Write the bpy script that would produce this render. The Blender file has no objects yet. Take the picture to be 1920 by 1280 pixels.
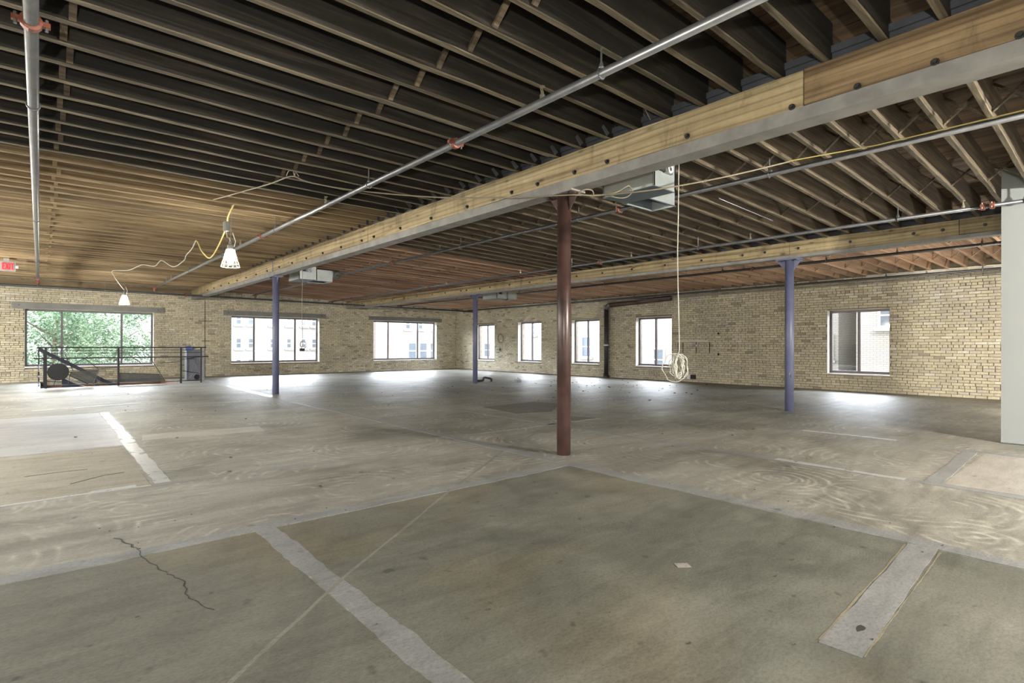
import bpy, math, random
from math import sin, cos, pi, radians as R
from mathutils import Matrix, Vector

S = bpy.context.scene
COL = S.collection
rnd = random.Random(7)

# ------------------------------------------------------------------ camera
cam = bpy.data.cameras.new('camera')
cam.sensor_width = 36.0
cam.lens = 1018.18 / 1920 * 36.0
cam.shift_y = 6.774 / 1920
cam.clip_start = 0.05
cam.clip_end = 400
co = bpy.data.objects.new('camera', cam)
COL.objects.link(co)
co.matrix_world = (Matrix.Translation((0, 0, 1.2)) @ Matrix.Rotation(R(-41.0285), 4, 'Z')
                   @ Matrix.Rotation(R(90), 4, 'X') @ Matrix.Rotation(R(0.108), 4, 'Z'))
S.camera = co

# ------------------------------------------------------------------ world, sun, area lights, exposure
W = bpy.data.worlds.new('sky')
S.world = W
W.use_nodes = True
bg = W.node_tree.nodes['Background']
bg.inputs[0].default_value = (0.93, 0.97, 1.0, 1)
bg.inputs[1].default_value = 1.5


def light(name, kind, loc, rot, power, color=(1, 1, 1), size=None, **k):
    l = bpy.data.lights.new(name, kind)
    l.energy = power
    l.color = color
    if kind == 'AREA':
        l.shape = 'RECTANGLE'
        l.size, l.size_y = size
    if kind == 'POINT':
        l.shadow_soft_size = size
    for a, b in k.items():
        setattr(l, a, b)
    o = bpy.data.objects.new(name, l)
    COL.objects.link(o)
    o.location = loc
    o.rotation_euler = rot
    return o


sun = light('sun', 'SUN', (0, 0, 30), (R(52), 0, R(-40)), 3.2, (1, 0.96, 0.9))
sun.data.angle = R(1)
# added soft fill beside the two unseen, windowless walls
light('window_light_left', 'AREA', (-7.0, 13.0, 2.6), (R(54), 0, R(-90)), 1250, (0.97, 0.99, 1.0), (20, 1.2), spread=R(66))
light('window_light_front', 'AREA', (4.5, -4.6, 2.6), (R(50), 0, 0), 260, (0.98, 0.99, 1.0), (15, 1.2), spread=R(70))
# added area lamps outside the two brick walls, boosting skylight through their windows
light('sky_light_back', 'AREA', (7.0, 34.4, 5.9), (R(-76), 0, 0), 18500, (0.86, 0.91, 1.0), (36, 4.2))
light('sky_light_right', 'AREA', (24.0, 12.5, 5.9), (R(72), 0, R(90)), 16500, (0.86, 0.91, 1.0), (34, 4.2))
# flash beside the camera turned up at the joists; work lamp behind the partition; fill lamps added out of view
light('flash_light', 'SPOT', (-0.9, -0.7, 1.25), (R(118), 0, R(-48)), 650, (1, 0.95, 0.84), spot_size=R(125), spot_blend=1.0, shadow_soft_size=0.05)
light('work_light_far', 'POINT', (13.2, 0.0, 0.7), (0, 0, 0), 300, (1, 0.93, 0.82), 0.1)
light('work_light_left_a', 'POINT', (-4.6, 9.5, 2.35), (0, 0, 0), 900, (1, 0.95, 0.85), 0.12)  # added unseen fill lamp, brightens the brick walls
light('work_light_left_b', 'POINT', (-3.4, 15.5, 2.35), (0, 0, 0), 900, (1, 0.95, 0.85), 0.12)  # second added fill lamp, unseen, for the back wall
light('work_light_front', 'POINT', (6.2, -3.8, 2.5), (0, 0, 0), 2500, (1, 0.95, 0.85), 0.12)  # added fill lamp behind the camera, brightens floor and walls

S.view_settings.view_transform = 'Standard'
S.view_settings.look = 'None'
S.view_settings.gamma = 1
S.view_settings.use_curve_mapping = False
S.view_settings.exposure = 0.35
S.cycles.max_bounces = 8
S.cycles.diffuse_bounces = 4
S.cycles.transparent_max_bounces = 12
S.cycles.sample_clamp_indirect = 6
S.cycles.use_denoising = True


# ------------------------------------------------------------------ materials
class NT:
    def __init__(s, name):
        s.m = bpy.data.materials.new(name)
        s.m.use_nodes = True
        s.t = s.m.node_tree
        s.b = s.t.nodes['Principled BSDF']
        s.out = s.t.nodes['Material Output']

    def n(s, typ, **kw):
        nd = s.t.nodes.new('ShaderNode' + typ)
        for k, v in kw.items():
            if k[0] == 'i' and k[1:].isdigit():
                s.set(nd.inputs[int(k[1:])], v)
            elif k.startswith('in_'):
                s.set(nd.inputs[k[3:].replace('_', ' ')], v)
            else:
                setattr(nd, k, v)
        return nd

    def set(s, inp, v):
        if isinstance(v, bpy.types.NodeSocket):
            s.t.links.new(v, inp)
        elif isinstance(v, bpy.types.Node):
            s.t.links.new(v.outputs[0], inp)
        else:
            inp.default_value = v

    def pos(s, scale=(1, 1, 1), rot=(0, 0, 0)):
        g = s.n('NewGeometry')
        mp = s.n('Mapping')
        mp.inputs['Scale'].default_value = scale
        mp.inputs['Rotation'].default_value = rot
        s.t.links.new(g.outputs['Position'], mp.inputs['Vector'])
        return mp.outputs[0]

    def noise(s, vec, scale, detail=4, rough=0.55, dist=0.0):
        return s.n('TexNoise', in_Vector=vec, in_Scale=scale, in_Detail=detail, in_Roughness=rough,
                   in_Distortion=dist).outputs['Fac']

    def ramp(s, fac, stops):
        r = s.n('ValToRGB', i0=fac)
        e = r.color_ramp.elements
        while len(e) < len(stops):
            e.new(0.5)
        for k, (p, c) in zip(e, stops):
            k.position = p
            k.color = (c, c, c, 1) if isinstance(c, (int, float)) else (*c, 1)
        return r.outputs[0]

    def mix(s, fac, a, b, blend='MIX'):
        nd = s.n('Mix', data_type='RGBA', blend_type=blend)
        s.set(nd.inputs[0], fac)
        for i, v in ((6, a), (7, b)):
            s.set(nd.inputs[i], v if not isinstance(v, tuple) else (*v, 1))
        return nd.outputs[2]

    def math(s, op, a, b=0.0, c=0.0):
        nd = s.n('Math', operation=op)
        s.set(nd.inputs[0], a)
        s.set(nd.inputs[1], b)
        s.set(nd.inputs[2], c)
        return nd.outputs[0]

    def bump(s, h, strength=0.3, dist=0.01):
        nd = s.n('Bump', in_Strength=strength, in_Distance=dist, in_Height=h)
        s.t.links.new(nd.outputs[0], s.b.inputs['Normal'])

    def fin(s, color=None, rough=0.6, metal=0.0, spec=None):
        if color is not None:
            s.set(s.b.inputs['Base Color'], color if not isinstance(color, tuple) else (*color, 1))
        s.set(s.b.inputs['Roughness'], rough)
        s.b.inputs['Metallic'].default_value = metal
        if spec is not None:
            s.b.inputs['Specular IOR Level'].default_value = spec
        return s.m


def paint(name, c, rough=0.5, metal=0.0, var=0.15, scale=6.0, spec=None):
    t = NT(name)
    f = t.noise(t.pos(), scale, 5)
    lo = tuple(max(0, x * (1 - var)) for x in c)
    hi = tuple(min(1, x * (1 + var)) for x in c)
    return t.fin(t.ramp(f, [(0.3, lo), (0.7, hi)]), rough, metal, spec)


def wood(name, dark, mid, lite, grain=(0.5, 12, 12), rough=0.75, rot=(0, 0, 0), rings=True, knots=0.0, stains=0.0):
    t = NT(name)
    v = t.pos(grain)
    f = t.noise(v, 1.0, 8, 0.62, 0.6)
    col = t.ramp(f, [(0.28, dark), (0.5, mid), (0.74, lite)])
    if rings:
        w = t.n('TexWave', bands_direction='Z', in_Vector=t.pos(tuple(g * 0.45 for g in grain)), in_Scale=1.5, in_Distortion=16.0,
                in_Detail=3.0)
        w.inputs['Detail Scale'].default_value = 0.55
        wr = t.ramp(w.outputs['Fac'], [(0.0, 0.45), (0.3, 1.0), (1.0, 1.08)])
        col = t.mix(0.55, col, t.mix(1.0, col, wr, 'MULTIPLY'))
    oi = t.n('ObjectInfo')
    rr = t.ramp(oi.outputs['Random'], [(0.0, 0.68), (1.0, 1.2)])
    col = t.mix(1.0, col, rr, 'MULTIPLY')
    if knots:
        vo = t.n('TexVoronoi', in_Vector=t.pos((1.6, 2.2, 7)), in_Scale=1.0)
        kn = t.ramp(vo.outputs['Distance'], [(0.05, 0.25), (0.12, 0.8), (0.2, 1.0)])
        col = t.mix(knots, col, t.mix(1.0, col, kn, 'MULTIPLY'))
    if stains:
        sm = t.noise(t.pos((1, 2.6, 0.9)), 1.5, 6, 0.7, 0.8)
        col = t.mix(stains, col, t.mix(1.0, col, t.ramp(sm, [(0.3, 0.35), (0.44, 0.9), (0.6, 1.08)]), 'MULTIPLY'))
    t.bump(f, 0.35, 0.01)
    return t.fin(col, rough)


def concrete(name, a, b, swirl=0.0, rough=(0.42, 0.62), blotch=0.7, stain=None, streak=0.35, comb=0.0, spec=0.13):
    t = NT(name)
    p = t.pos()
    big = t.noise(p, 0.55, 5, 0.6, 0.8)
    med = t.noise(p, 4.0, 8, 0.65)
    fine = t.noise(t.pos((1, 1.8, 1), (0, 0, 0.3)), 42.0, 6, 0.8)
    col = t.ramp(big, [(0.3, a), (0.68, b)])
    mm = t.ramp(med, [(0.25, 0.72), (0.75, 1.2)])
    col = t.mix(blotch, col, t.mix(1.0, col, mm, 'MULTIPLY'))
    ff = t.ramp(fine, [(0.32, 0.58), (0.5, 1.0), (0.7, 1.3)])
    col = t.mix(0.75, col, t.mix(1.0, col, ff, 'MULTIPLY'))
    if stain:
        sf = t.ramp(t.noise(t.pos((0.5, 0.9, 1), (0, 0, 0.6)), 0.9, 4, 0.5, 0.4), [(0.5, 0.0), (0.72, 0.75)])
        col = t.mix(sf, col, t.mix(1.0, col, stain, 'MULTIPLY'))
    if streak:
        st = t.noise(t.pos((0.35, 3.2, 1), (0, 0, -0.35)), 2.0, 6, 0.6, 0.5)
        sr = t.ramp(st, [(0.32, 0.76), (0.6, 1.08)])
        col = t.mix(streak, col, t.mix(1.0, col, sr, 'MULTIPLY'))
    smear = t.noise(t.pos((1.2, 4.5, 1), (0, 0, 0.55)), 1.6, 7, 0.68, 1.2)
    col = t.mix(0.55, col, t.mix(1.0, col, t.ramp(smear, [(0.3, 0.66), (0.5, 1.0), (0.72, 1.22)]), 'MULTIPLY'))
    spot = t.noise(p, 9.0, 2, 0.4)
    col = t.mix(0.8, col, t.mix(1.0, col, t.ramp(spot, [(0.24, 0.55), (0.31, 1.0)]), 'MULTIPLY'))
    h = t.math('ADD', fine, t.math('MULTIPLY', smear, 0.8))
    if swirl:
        for k, (sc, fr, off) in enumerate(((0.72, 84.0, 0.0), (1.05, 60.0, 3.7))):
            vo = t.n('TexVoronoi', voronoi_dimensions='2D', in_Vector=t.pos((1, 1, 1), (0, 0, off)), in_Scale=sc)
            d = t.math('ADD', vo.outputs['Distance'], t.math('MULTIPLY', med, 0.035))
            s_ = t.math('SINE', t.math('MULTIPLY', d, fr))
            line = t.math('MULTIPLY', t.ramp(s_, [(0.0, 0.0), (0.85, 0.6), (1.0, 1.0)]), t.ramp(t.noise(p, 7.0, 4, 0.6), [(0.35, 0.1), (0.65, 1.0)]))
            msk = t.ramp(t.noise(p, 1.3 + k, 4, 0.6, 0.6), [(0.5, 0.0), (0.62, 1.0)])
            col = t.mix(t.math('MULTIPLY', t.math('MULTIPLY', line, msk), swirl), col, (0.47, 0.45, 0.385))
    if comb:
        vo = t.n('TexVoronoi', voronoi_dimensions='2D', in_Vector=p, in_Scale=0.75)
        s_ = t.math('SINE', t.math('MULTIPLY', t.math('ADD', vo.outputs['Distance'], t.math('MULTIPLY', med, 0.03)), 560.0))
        msk = t.ramp(t.noise(p, 1.5, 3), [(0.48, 0.0), (0.6, 1.0)])
        h = t.math('ADD', h, t.math('MULTIPLY', t.math('MULTIPLY', s_, msk), comb))
        col = t.mix(t.math('MULTIPLY', t.math('MULTIPLY', t.ramp(s_, [(0.4, 0.0), (1.0, 1.0)]), msk), 0.06), col,
                    (0.34, 0.32, 0.26))
    t.bump(h, 0.25, 0.004)
    rg = t.ramp(med, [(0.3, rough[0]), (0.7, rough[1])])
    return t.fin(col, rg, spec=spec)


M = {}
M['concrete'] = concrete('concrete_aisle', (0.142, 0.136, 0.112), (0.298, 0.287, 0.245), swirl=0.62, streak=0.75, rough=(0.42, 0.6))
M['slab'] = concrete('concrete_slab', (0.088, 0.089, 0.072), (0.184, 0.181, 0.148), stain=(1.3, 1.05, 0.75), comb=0.16,
                     rough=(0.5, 0.68))
M['slab_rough'] = concrete('concrete_rough', (0.21, 0.195, 0.155), (0.27, 0.25, 0.2), comb=0.3, rough=(0.6, 0.75))
M['slab_smooth'] = concrete('concrete_smooth', (0.24, 0.24, 0.235), (0.34, 0.34, 0.33), rough=(0.34, 0.5), streak=0.7, spec=0.3)
M['slab_light'] = concrete('concrete_light', (0.27, 0.25, 0.22), (0.34, 0.32, 0.28), rough=(0.4, 0.55))
M['slab_dark'] = concrete('concrete_dark', (0.12, 0.115, 0.1), (0.17, 0.16, 0.14), rough=(0.6, 0.75))
M['patch'] = concrete('patch_cement', (0.16, 0.163, 0.158), (0.25, 0.252, 0.243), rough=(0.4, 0.55), streak=0.2)
M['patch_pale'] = concrete('patch_pale', (0.25, 0.25, 0.238), (0.42, 0.42, 0.405), rough=(0.22, 0.4), streak=0.2)
M['ochre'] = concrete('ochre_edge', (0.17, 0.15, 0.098), (0.26, 0.235, 0.16))
M['scratch'] = concrete('chalk_line', (0.15, 0.146, 0.12), (0.23, 0.224, 0.19))
M['crack'] = paint('crack_dark', (0.02, 0.019, 0.016), 0.9)

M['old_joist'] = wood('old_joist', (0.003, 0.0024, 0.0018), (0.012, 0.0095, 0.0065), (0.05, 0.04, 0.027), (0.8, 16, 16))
M['worn_edge'] = wood('worn_edge', (0.04, 0.032, 0.02), (0.115, 0.094, 0.062), (0.25, 0.21, 0.145), (1.5, 30, 30))  # paler wood for the underside faces of the old joists
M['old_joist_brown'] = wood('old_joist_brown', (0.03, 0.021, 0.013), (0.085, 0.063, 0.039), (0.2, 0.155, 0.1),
                            (0.8, 16, 16))
M['new_joist'] = wood('new_joist', (0.13, 0.085, 0.043), (0.27, 0.195, 0.108), (0.4, 0.31, 0.185), (0.7, 14, 14),
                      knots=0.5)
M['red_joist'] = wood('red_joist', (0.2, 0.115, 0.07), (0.36, 0.225, 0.15), (0.5, 0.35, 0.25), (0.7, 14, 14))  # new lumber, tinted redder in colour for how this bay is lit
M['tan_joist'] = wood('tan_joist', (0.33, 0.2, 0.125), (0.5, 0.335, 0.225), (0.64, 0.47, 0.34), (0.7, 14, 14))
M['deck_old'] = wood('deck_old', (0.03, 0.018, 0.01), (0.1, 0.062, 0.034), (0.22, 0.14, 0.077), (9, 0.7, 9),
                     rings=False)
M['timber'] = wood('timber_pine', (0.19, 0.14, 0.075), (0.33, 0.26, 0.145), (0.42, 0.345, 0.21), (9, 0.45, 9), knots=0.9, stains=0.75)
M['timber_orange'] = wood('timber_orange', (0.07, 0.043, 0.02), (0.18, 0.122, 0.062), (0.3, 0.215, 0.115),
                          (11, 0.5, 11), knots=0.5, stains=0.6)
M['steel'] = paint('grey_primed_steel', (0.22, 0.215, 0.205), 0.55, 0.0, 0.22, 5)
M['steel_dark'] = paint('dark_steel', (0.06, 0.065, 0.078), 0.5, 0.0, 0.2, 7)
M['bolt'] = paint('bolt_iron', (0.05, 0.05, 0.05), 0.5, 0.6)
M['maroon'] = paint('maroon_paint', (0.062, 0.034, 0.03), 0.33, 0.0, 0.45, 5)
M['bluegrey'] = paint('blue_grey_paint', (0.12, 0.13, 0.22), 0.42, 0.0, 0.12, 3)
M['galv'] = paint('galvanised_pipe', (0.2, 0.205, 0.215), 0.36, 0.6, 0.15, 9)
M['galv_sheet'] = paint('galvanised_sheet', (0.5, 0.55, 0.56), 0.38, 0.6, 0.15, 4)
M['sheet_dark'] = paint('shaded_duct_lining', (0.1, 0.13, 0.15), 0.5, 0.4, 0.2, 5)  # duct sheet with the shade under and inside the units in its colour
M['black_pipe'] = paint('black_pipe', (0.05, 0.052, 0.055), 0.4, 0.3, 0.2, 6)
M['red_coupling'] = paint('rust_red_coupling', (0.2, 0.06, 0.036), 0.5, 0.1, 0.3, 30)
M['brass'] = paint('brass', (0.3, 0.27, 0.2), 0.4, 0.6)
M['dull_pipe'] = paint('dull_grey_pipe', (0.11, 0.113, 0.12), 0.42, 0.5, 0.2, 9)
M['drywall'] = paint('white_drywall', (0.27, 0.29, 0.292), 0.6, 0, 0.02, 1)
M['mortar'] = paint('mortar', (0.225, 0.19, 0.135), 0.9, 0, 0.3, 8)
M['plaster'] = paint('reveal_plaster', (0.62, 0.6, 0.54), 0.8, 0, 0.1, 8)
M['sill'] = paint('white_sill', (0.78, 0.78, 0.78), 0.5, 0, 0.05)
M['frame'] = paint('window_frame_grey', (0.1, 0.1, 0.11), 0.4, 0.3, 0.1)
M['frame_brown'] = paint('window_frame_brown', (0.12, 0.1, 0.1), 0.4, 0.3, 0.1)
M['lintel'] = paint('lintel_grey', (0.17, 0.175, 0.17), 0.5, 0.2, 0.12, 5)
M['rail'] = paint('black_rail', (0.008, 0.009, 0.012), 0.45, 0.3, 0.1)
M['stairblue'] = paint('stair_blue', (0.018, 0.02, 0.04), 0.45, 0.2, 0.1)
M['rawsteel'] = paint('raw_steel', (0.3, 0.3, 0.31), 0.4, 0.6, 0.1)
M['orange_edge'] = paint('opening_edge', (0.17, 0.075, 0.04), 0.7, 0, 0.2)
M['cord_yellow'] = paint('cord_yellow', (0.72, 0.6, 0.22), 0.5)
M['cord_white'] = paint('cord_white', (0.5, 0.49, 0.43), 0.5)
M['cord_tan'] = paint('cord_tan', (0.23, 0.2, 0.14), 0.6)
M['cage'] = paint('cage_plastic', (0.75, 0.78, 0.76), 0.4)
M['ballast'] = paint('ballast_grey', (0.2, 0.21, 0.2), 0.5)
M['cab'] = paint('cabinet_grey', (0.1, 0.105, 0.135), 0.45, 0.2)
M['cab_side'] = paint('cabinet_side', (0.22, 0.23, 0.27), 0.45, 0.2)
M['blue_bag'] = paint('blue_plastic', (0.05, 0.1, 0.32), 0.4)
M['pale_blue'] = paint('pale_blue_plastic', (0.25, 0.35, 0.45), 0.4)
M['rubber'] = paint('black_rubber', (0.02, 0.02, 0.02), 0.7)
M['chip'] = paint('floor_chips', (0.06, 0.055, 0.045), 0.9, 0, 0.6, 30)
M['paper'] = paint('paper_scrap', (0.6, 0.6, 0.56), 0.8)
M['sign_box'] = paint('sign_housing', (0.27, 0.26, 0.25), 0.5)
M['roofing'] = paint('roofing', (0.2, 0.2, 0.2), 0.9)
M['ground'] = paint('asphalt', (0.3, 0.3, 0.29), 0.9)
M['trunk'] = paint('bark', (0.16, 0.13, 0.1), 0.9)
M['white_panel'] = paint('white_panel', (0.72, 0.72, 0.72), 0.5)

t = NT('brick_cream')
at = t.n('Attribute', attribute_name='tone')
bc = t.ramp(at.outputs['Fac'], [(0.0, (0.33, 0.295, 0.235)), (0.2, (0.46, 0.42, 0.325)), (0.55, (0.575, 0.53, 0.405)),
                                (0.8, (0.63, 0.585, 0.44)), (0.9, (0.52, 0.48, 0.415)), (1.0, (0.68, 0.65, 0.56))])
nf = t.noise(t.pos(), 22, 6, 0.7)
bc = t.mix(0.7, bc, t.mix(1.0, bc, t.ramp(nf, [(0.25, 0.62), (0.7, 1.15)]), 'MULTIPLY'))
nb = t.noise(t.pos(), 0.9, 5, 0.6)
bc = t.mix(0.6, bc, t.mix(1.0, bc, t.ramp(nb, [(0.3, (0.72, 0.72, 0.74)), (0.6, (1.08, 1.06, 1.0))]), 'MULTIPLY'))
t.bump(nf, 0.5, 0.006)
M['brick'] = t.fin(bc, 0.88)

t = NT('window_glass')
tr = t.n('BsdfTransparent')
tr.inputs[0].default_value = (0.97, 0.98, 0.98, 1)
gl = t.n('BsdfGlossy')
gl.inputs['Roughness'].default_value = 0.02
fr = t.n('Fresnel')
gb = t.n('NewGeometry')
t.set(fr.inputs[0], t.math('MULTIPLY_ADD', gb.outputs['Backfacing'], 1 / 1.45 - 1.45, 1.45))
mx = t.n('MixShader')
t.t.links.new(fr.outputs[0], mx.inputs[0])
t.t.links.new(tr.outputs[0], mx.inputs[1])
t.t.links.new(gl.outputs[0], mx.inputs[2])
t.t.links.new(mx.outputs[0], t.out.inputs[0])
M['glass'] = t.m


def emit(name, c, s):
    t = NT(name)
    t.b.inputs['Base Color'].default_value = (*c, 1)
    t.b.inputs['Emission Color'].default_value = (*c, 1)
    t.b.inputs['Emission Strength'].default_value = s
    return t.m


M['bulb'] = emit('bulb_glow', (1.0, 0.95, 0.84), 520)
M['exit_red'] = emit('exit_letters', (0.6, 0.015, 0.03), 0.9)
M['exit_face'] = paint('exit_face', (0.33, 0.17, 0.16), 0.5)

t = NT('perforated_mesh')
tr = t.n('BsdfTransparent')
mx = t.n('MixShader')
mx.inputs[0].default_value = 0.65
t.b.inputs['Base Color'].default_value = (0.045, 0.05, 0.05, 1)
t.t.links.new(tr.outputs[0], mx.inputs[1])
t.t.links.new(t.b.outputs[0], mx.inputs[2])
t.t.links.new(mx.outputs[0], t.out.inputs[0])
M['mesh'] = t.m

t = NT('leaf')
oi = t.noise(t.pos(), 1.2, 3)
lc = t.ramp(oi, [(0.3, (0.09, 0.17, 0.1)), (0.7, (0.3, 0.42, 0.26))])
M['leaf'] = t.fin(lc, 0.6)
M['leaf'].node_tree.nodes['Principled BSDF'].inputs['Transmission Weight'].default_value = 0.0


def facade(name, a, b, mort):
    t = NT(name)
    br = t.n('TexBrick', in_Vector=t.pos((1, 1, 1), (R(90), 0, 0)), in_Scale=1.0)
    br.inputs['Color1'].default_value = (*a, 1)
    br.inputs['Color2'].default_value = (*b, 1)
    br.inputs['Mortar'].default_value = (*mort, 1)
    br.inputs['Brick Width'].default_value = 0.23
    br.inputs['Row Height'].default_value = 0.08
    br.inputs['Mortar Size'].default_value = 0.008
    return t.fin(br.outputs['Color'], 0.9)


def facade_x(name, a, b, mort):
    t = NT(name)
    g = t.n('NewGeometry')
    sp = t.n('SeparateXYZ')
    t.t.links.new(g.outputs['Position'], sp.inputs[0])
    cb = t.n('CombineXYZ')
    t.t.links.new(t.math('ADD', sp.outputs['X'], sp.outputs['Y']), cb.inputs[0])
    t.t.links.new(sp.outputs['Z'], cb.inputs[1])
    br = t.n('TexBrick', in_Vector=cb.outputs[0], in_Scale=1.0)
    br.inputs['Color1'].default_value = (*a, 1)
    br.inputs['Color2'].default_value = (*b, 1)
    br.inputs['Mortar'].default_value = (*mort, 1)
    br.inputs['Brick Width'].default_value = 0.23
    br.inputs['Row Height'].default_value = 0.08
    br.inputs['Mortar Size'].default_value = 0.01
    return t.fin(br.outputs['Color'], 0.9)


M['fac_white'] = paint('pale_render', (0.5, 0.5, 0.495), 0.9, 0, 0.05, 1)
M['fac_pink'] = facade('pink_brick', (0.38, 0.31, 0.285), (0.46, 0.4, 0.37), (0.52, 0.5, 0.48))
M['fac_cream'] = facade_x('cream_brick', (0.4, 0.385, 0.355), (0.46, 0.445, 0.42), (0.27, 0.255, 0.235))
M['fac_dark'] = paint('dark_brick', (0.2, 0.22, 0.25), 0.9, 0, 0.3, 0.6)
M['far_glass'] = paint('far_window_glass', (0.13, 0.16, 0.2), 0.2, 0, 0.2, 1)
M['far_frame'] = paint('far_window_frame', (0.8, 0.8, 0.8), 0.6)
M['far_stone'] = paint('far_stone', (0.42, 0.4, 0.37), 0.8)


# ------------------------------------------------------------------ mesh helper
class MB:
    def __init__(s):
        s.v, s.f = [], []

    def hexa(s, p):
        n = len(s.v)
        s.v += [tuple(q) for q in p]
        s.f += [(n, n + 3, n + 2, n + 1), (n + 4, n + 5, n + 6, n + 7), (n, n + 1, n + 5, n + 4),
                (n + 1, n + 2, n + 6, n + 5), (n + 2, n + 3, n + 7, n + 6), (n + 3, n, n + 4, n + 7)]
        return s

    def box(s, a, b):
        (x0, y0, z0), (x1, y1, z1) = a, b
        return s.hexa([(x0, y0, z0), (x1, y0, z0), (x1, y1, z0), (x0, y1, z0),
                       (x0, y0, z1), (x1, y0, z1), (x1, y1, z1), (x0, y1, z1)])

    def tube(s, pts, r, n=8, cap=True):
        pts = [Vector(p) for p in pts]
        rs = r if isinstance(r, (list, tuple)) else [r] * len(pts)
        base = len(s.v)
        up = None
        for i, p in enumerate(pts):
            d = (pts[min(i + 1, len(pts) - 1)] - pts[max(i - 1, 0)]).normalized()
            if up is None:
                up = Vector((0, 0, 1)) if abs(d.z) < 0.9 else Vector((1, 0, 0))
            a = d.cross(up)
            if a.length < 1e-4:
                a = d.cross(Vector((0, 1, 0.3)))
            a.normalize()
            b = a.cross(d).normalized()
            up = b
            for k in range(n):
                an = 2 * pi * k / n
                s.v.append(tuple(p + (a * cos(an) + b * sin(an)) * rs[i]))
        for i in range(len(pts) - 1):
            for k in range(n):
                a0 = base + i * n + k
                a1 = base + i * n + (k + 1) % n
                s.f.append((a0, a1, a1 + n, a0 + n))
        if cap:
            s.f.append(tuple(base + k for k in range(n - 1, -1, -1)))
            e = base + (len(pts) - 1) * n
            s.f.append(tuple(e + k for k in range(n)))
        return s

    def bar(s, p, q, w, h=None):
        """rectangular bar from p to q"""
        p, q = Vector(p), Vector(q)
        h = h or w
        d = (q - p).normalized()
        up = Vector((0, 0, 1)) if abs(d.z) < 0.95 else Vector((1, 0, 0))
        a = d.cross(up).normalized() * (w / 2)
        b = a.cross(d).normalized() * (h / 2)
        return s.hexa([p - a - b, p + a - b, q + a - b, q - a - b, p - a + b, p + a + b, q + a + b, q - a + b])

    def lathe(s, prof, c, n=16, axis='Z'):
        base = len(s.v)
        for r, h in prof:
            for k in range(n):
                an = 2 * pi * k / n
                u, w = r * cos(an), r * sin(an)
                q = {'Z': (u, w, h), 'Y': (u, h, w), 'X': (h, u, w)}[axis]
                s.v.append((c[0] + q[0], c[1] + q[1], c[2] + q[2]))
        for i in range(len(prof) - 1):
            for k in range(n):
                a0 = base + i * n + k
                a1 = base + i * n + (k + 1) % n
                s.f.append((a0, a1, a1 + n, a0 + n))
        s.f.append(tuple(base + k for k in range(n - 1, -1, -1)))
        e = base + (len(prof) - 1) * n
        s.f.append(tuple(e + k for k in range(n)))
        return s

    def prism(s, poly, off):
        """closed polygon (3D points) extruded by vector off"""
        n = len(s.v)
        k = len(poly)
        s.v += [tuple(p) for p in poly] + [tuple(Vector(p) + Vector(off)) for p in poly]
        s.f.append(tuple(range(n + k - 1, n - 1, -1)))
        s.f.append(tuple(range(n + k, n + 2 * k)))
        for i in range(k):
            j = (i + 1) % k
            s.f.append((n + i, n + j, n + k + j, n + k + i))
        return s

    def torus(s, c, R_, r, axis='Z', n=24, m=6):
        pts = []
        for k in range(n + 1):
            a = 2 * pi * k / n
            u, w = R_ * cos(a), R_ * sin(a)
            q = {'Z': (u, w, 0), 'Y': (u, 0, w), 'X': (0, u, w)}[axis]
            pts.append((c[0] + q[0], c[1] + q[1], c[2] + q[2]))
        return s.tube(pts, r, m, cap=False)

    def mesh(s, name, mat, org=(0, 0, 0), smooth=False):
        me = bpy.data.meshes.new(name)
        o = Vector(org)
        me.from_pydata([tuple(Vector(v) - o) for v in s.v], [], s.f)
        if mat is not None:
            me.materials.append(M[mat] if isinstance(mat, str) else mat)
        if smooth:
            me.polygons.foreach_set('use_smooth', [True] * len(me.polygons))
        me.update()
        return me

    def build(s, name, mat, parent=None, org=None, smooth=False):
        """parent: object at a known world origin (parent['o'] kept in ORG)"""
        if org is None:
            org = s.mid() if parent is None else s.mid()
        me = s.mesh(name, mat, org, smooth)
        o = bpy.data.objects.new(name, me)
        COL.objects.link(o)
        if parent is not None:
            o.parent = parent
            o.location = Vector(org) - ORG[parent.name]
        else:
            o.location = org
        ORG[o.name] = Vector(org)
        return o

    def mid(s):
        xs, ys, zs = zip(*s.v)
        return ((min(xs) + max(xs)) / 2, (min(ys) + max(ys)) / 2, min(zs))


ORG = {}


def place(name, me, loc, parent):
    o = bpy.data.objects.new(name, me)
    COL.objects.link(o)
    o.parent = parent
    o.location = Vector(loc) - ORG[parent.name]
    ORG[o.name] = Vector(loc)
    return o


def thing(name, label, cat, loc, group=None):
    o = bpy.data.objects.new(name, None)
    o.empty_display_size = 0.1
    COL.objects.link(o)
    o.location = loc
    ORG[o.name] = Vector(loc)
    o['label'] = label
    o['category'] = cat
    if group:
        o['group'] = group
    return o


def tag(o, label, cat, group=None):
    o['label'] = label
    o['category'] = cat
    if group:
        o['group'] = group
    return o


def struct(o, label=None):
    o['kind'] = 'structure'
    if label:
        o['label'] = label
    return o


def stuff(o):
    o['kind'] = 'stuff'
    return o


# ------------------------------------------------------------------ dimensions
XR, YB = 16.18, 23.0           # faces of the right and the back brick wall
XB1, XB2 = 4.35, 10.36         # beam lines
YC1, YC2 = 4.13, 13.72         # column lines


def jz(x):                      # underside of the joists
    if x < XB1:
        return 3.245
    if x < XB2:
        return 3.245 + (x - XB1) / (XB2 - XB1) * (3.065 - 3.245)
    return 3.065 + (x - XB2) / (XR - XB2) * (3.015 - 3.065)


DJ = 0.29                       # joist depth

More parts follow.
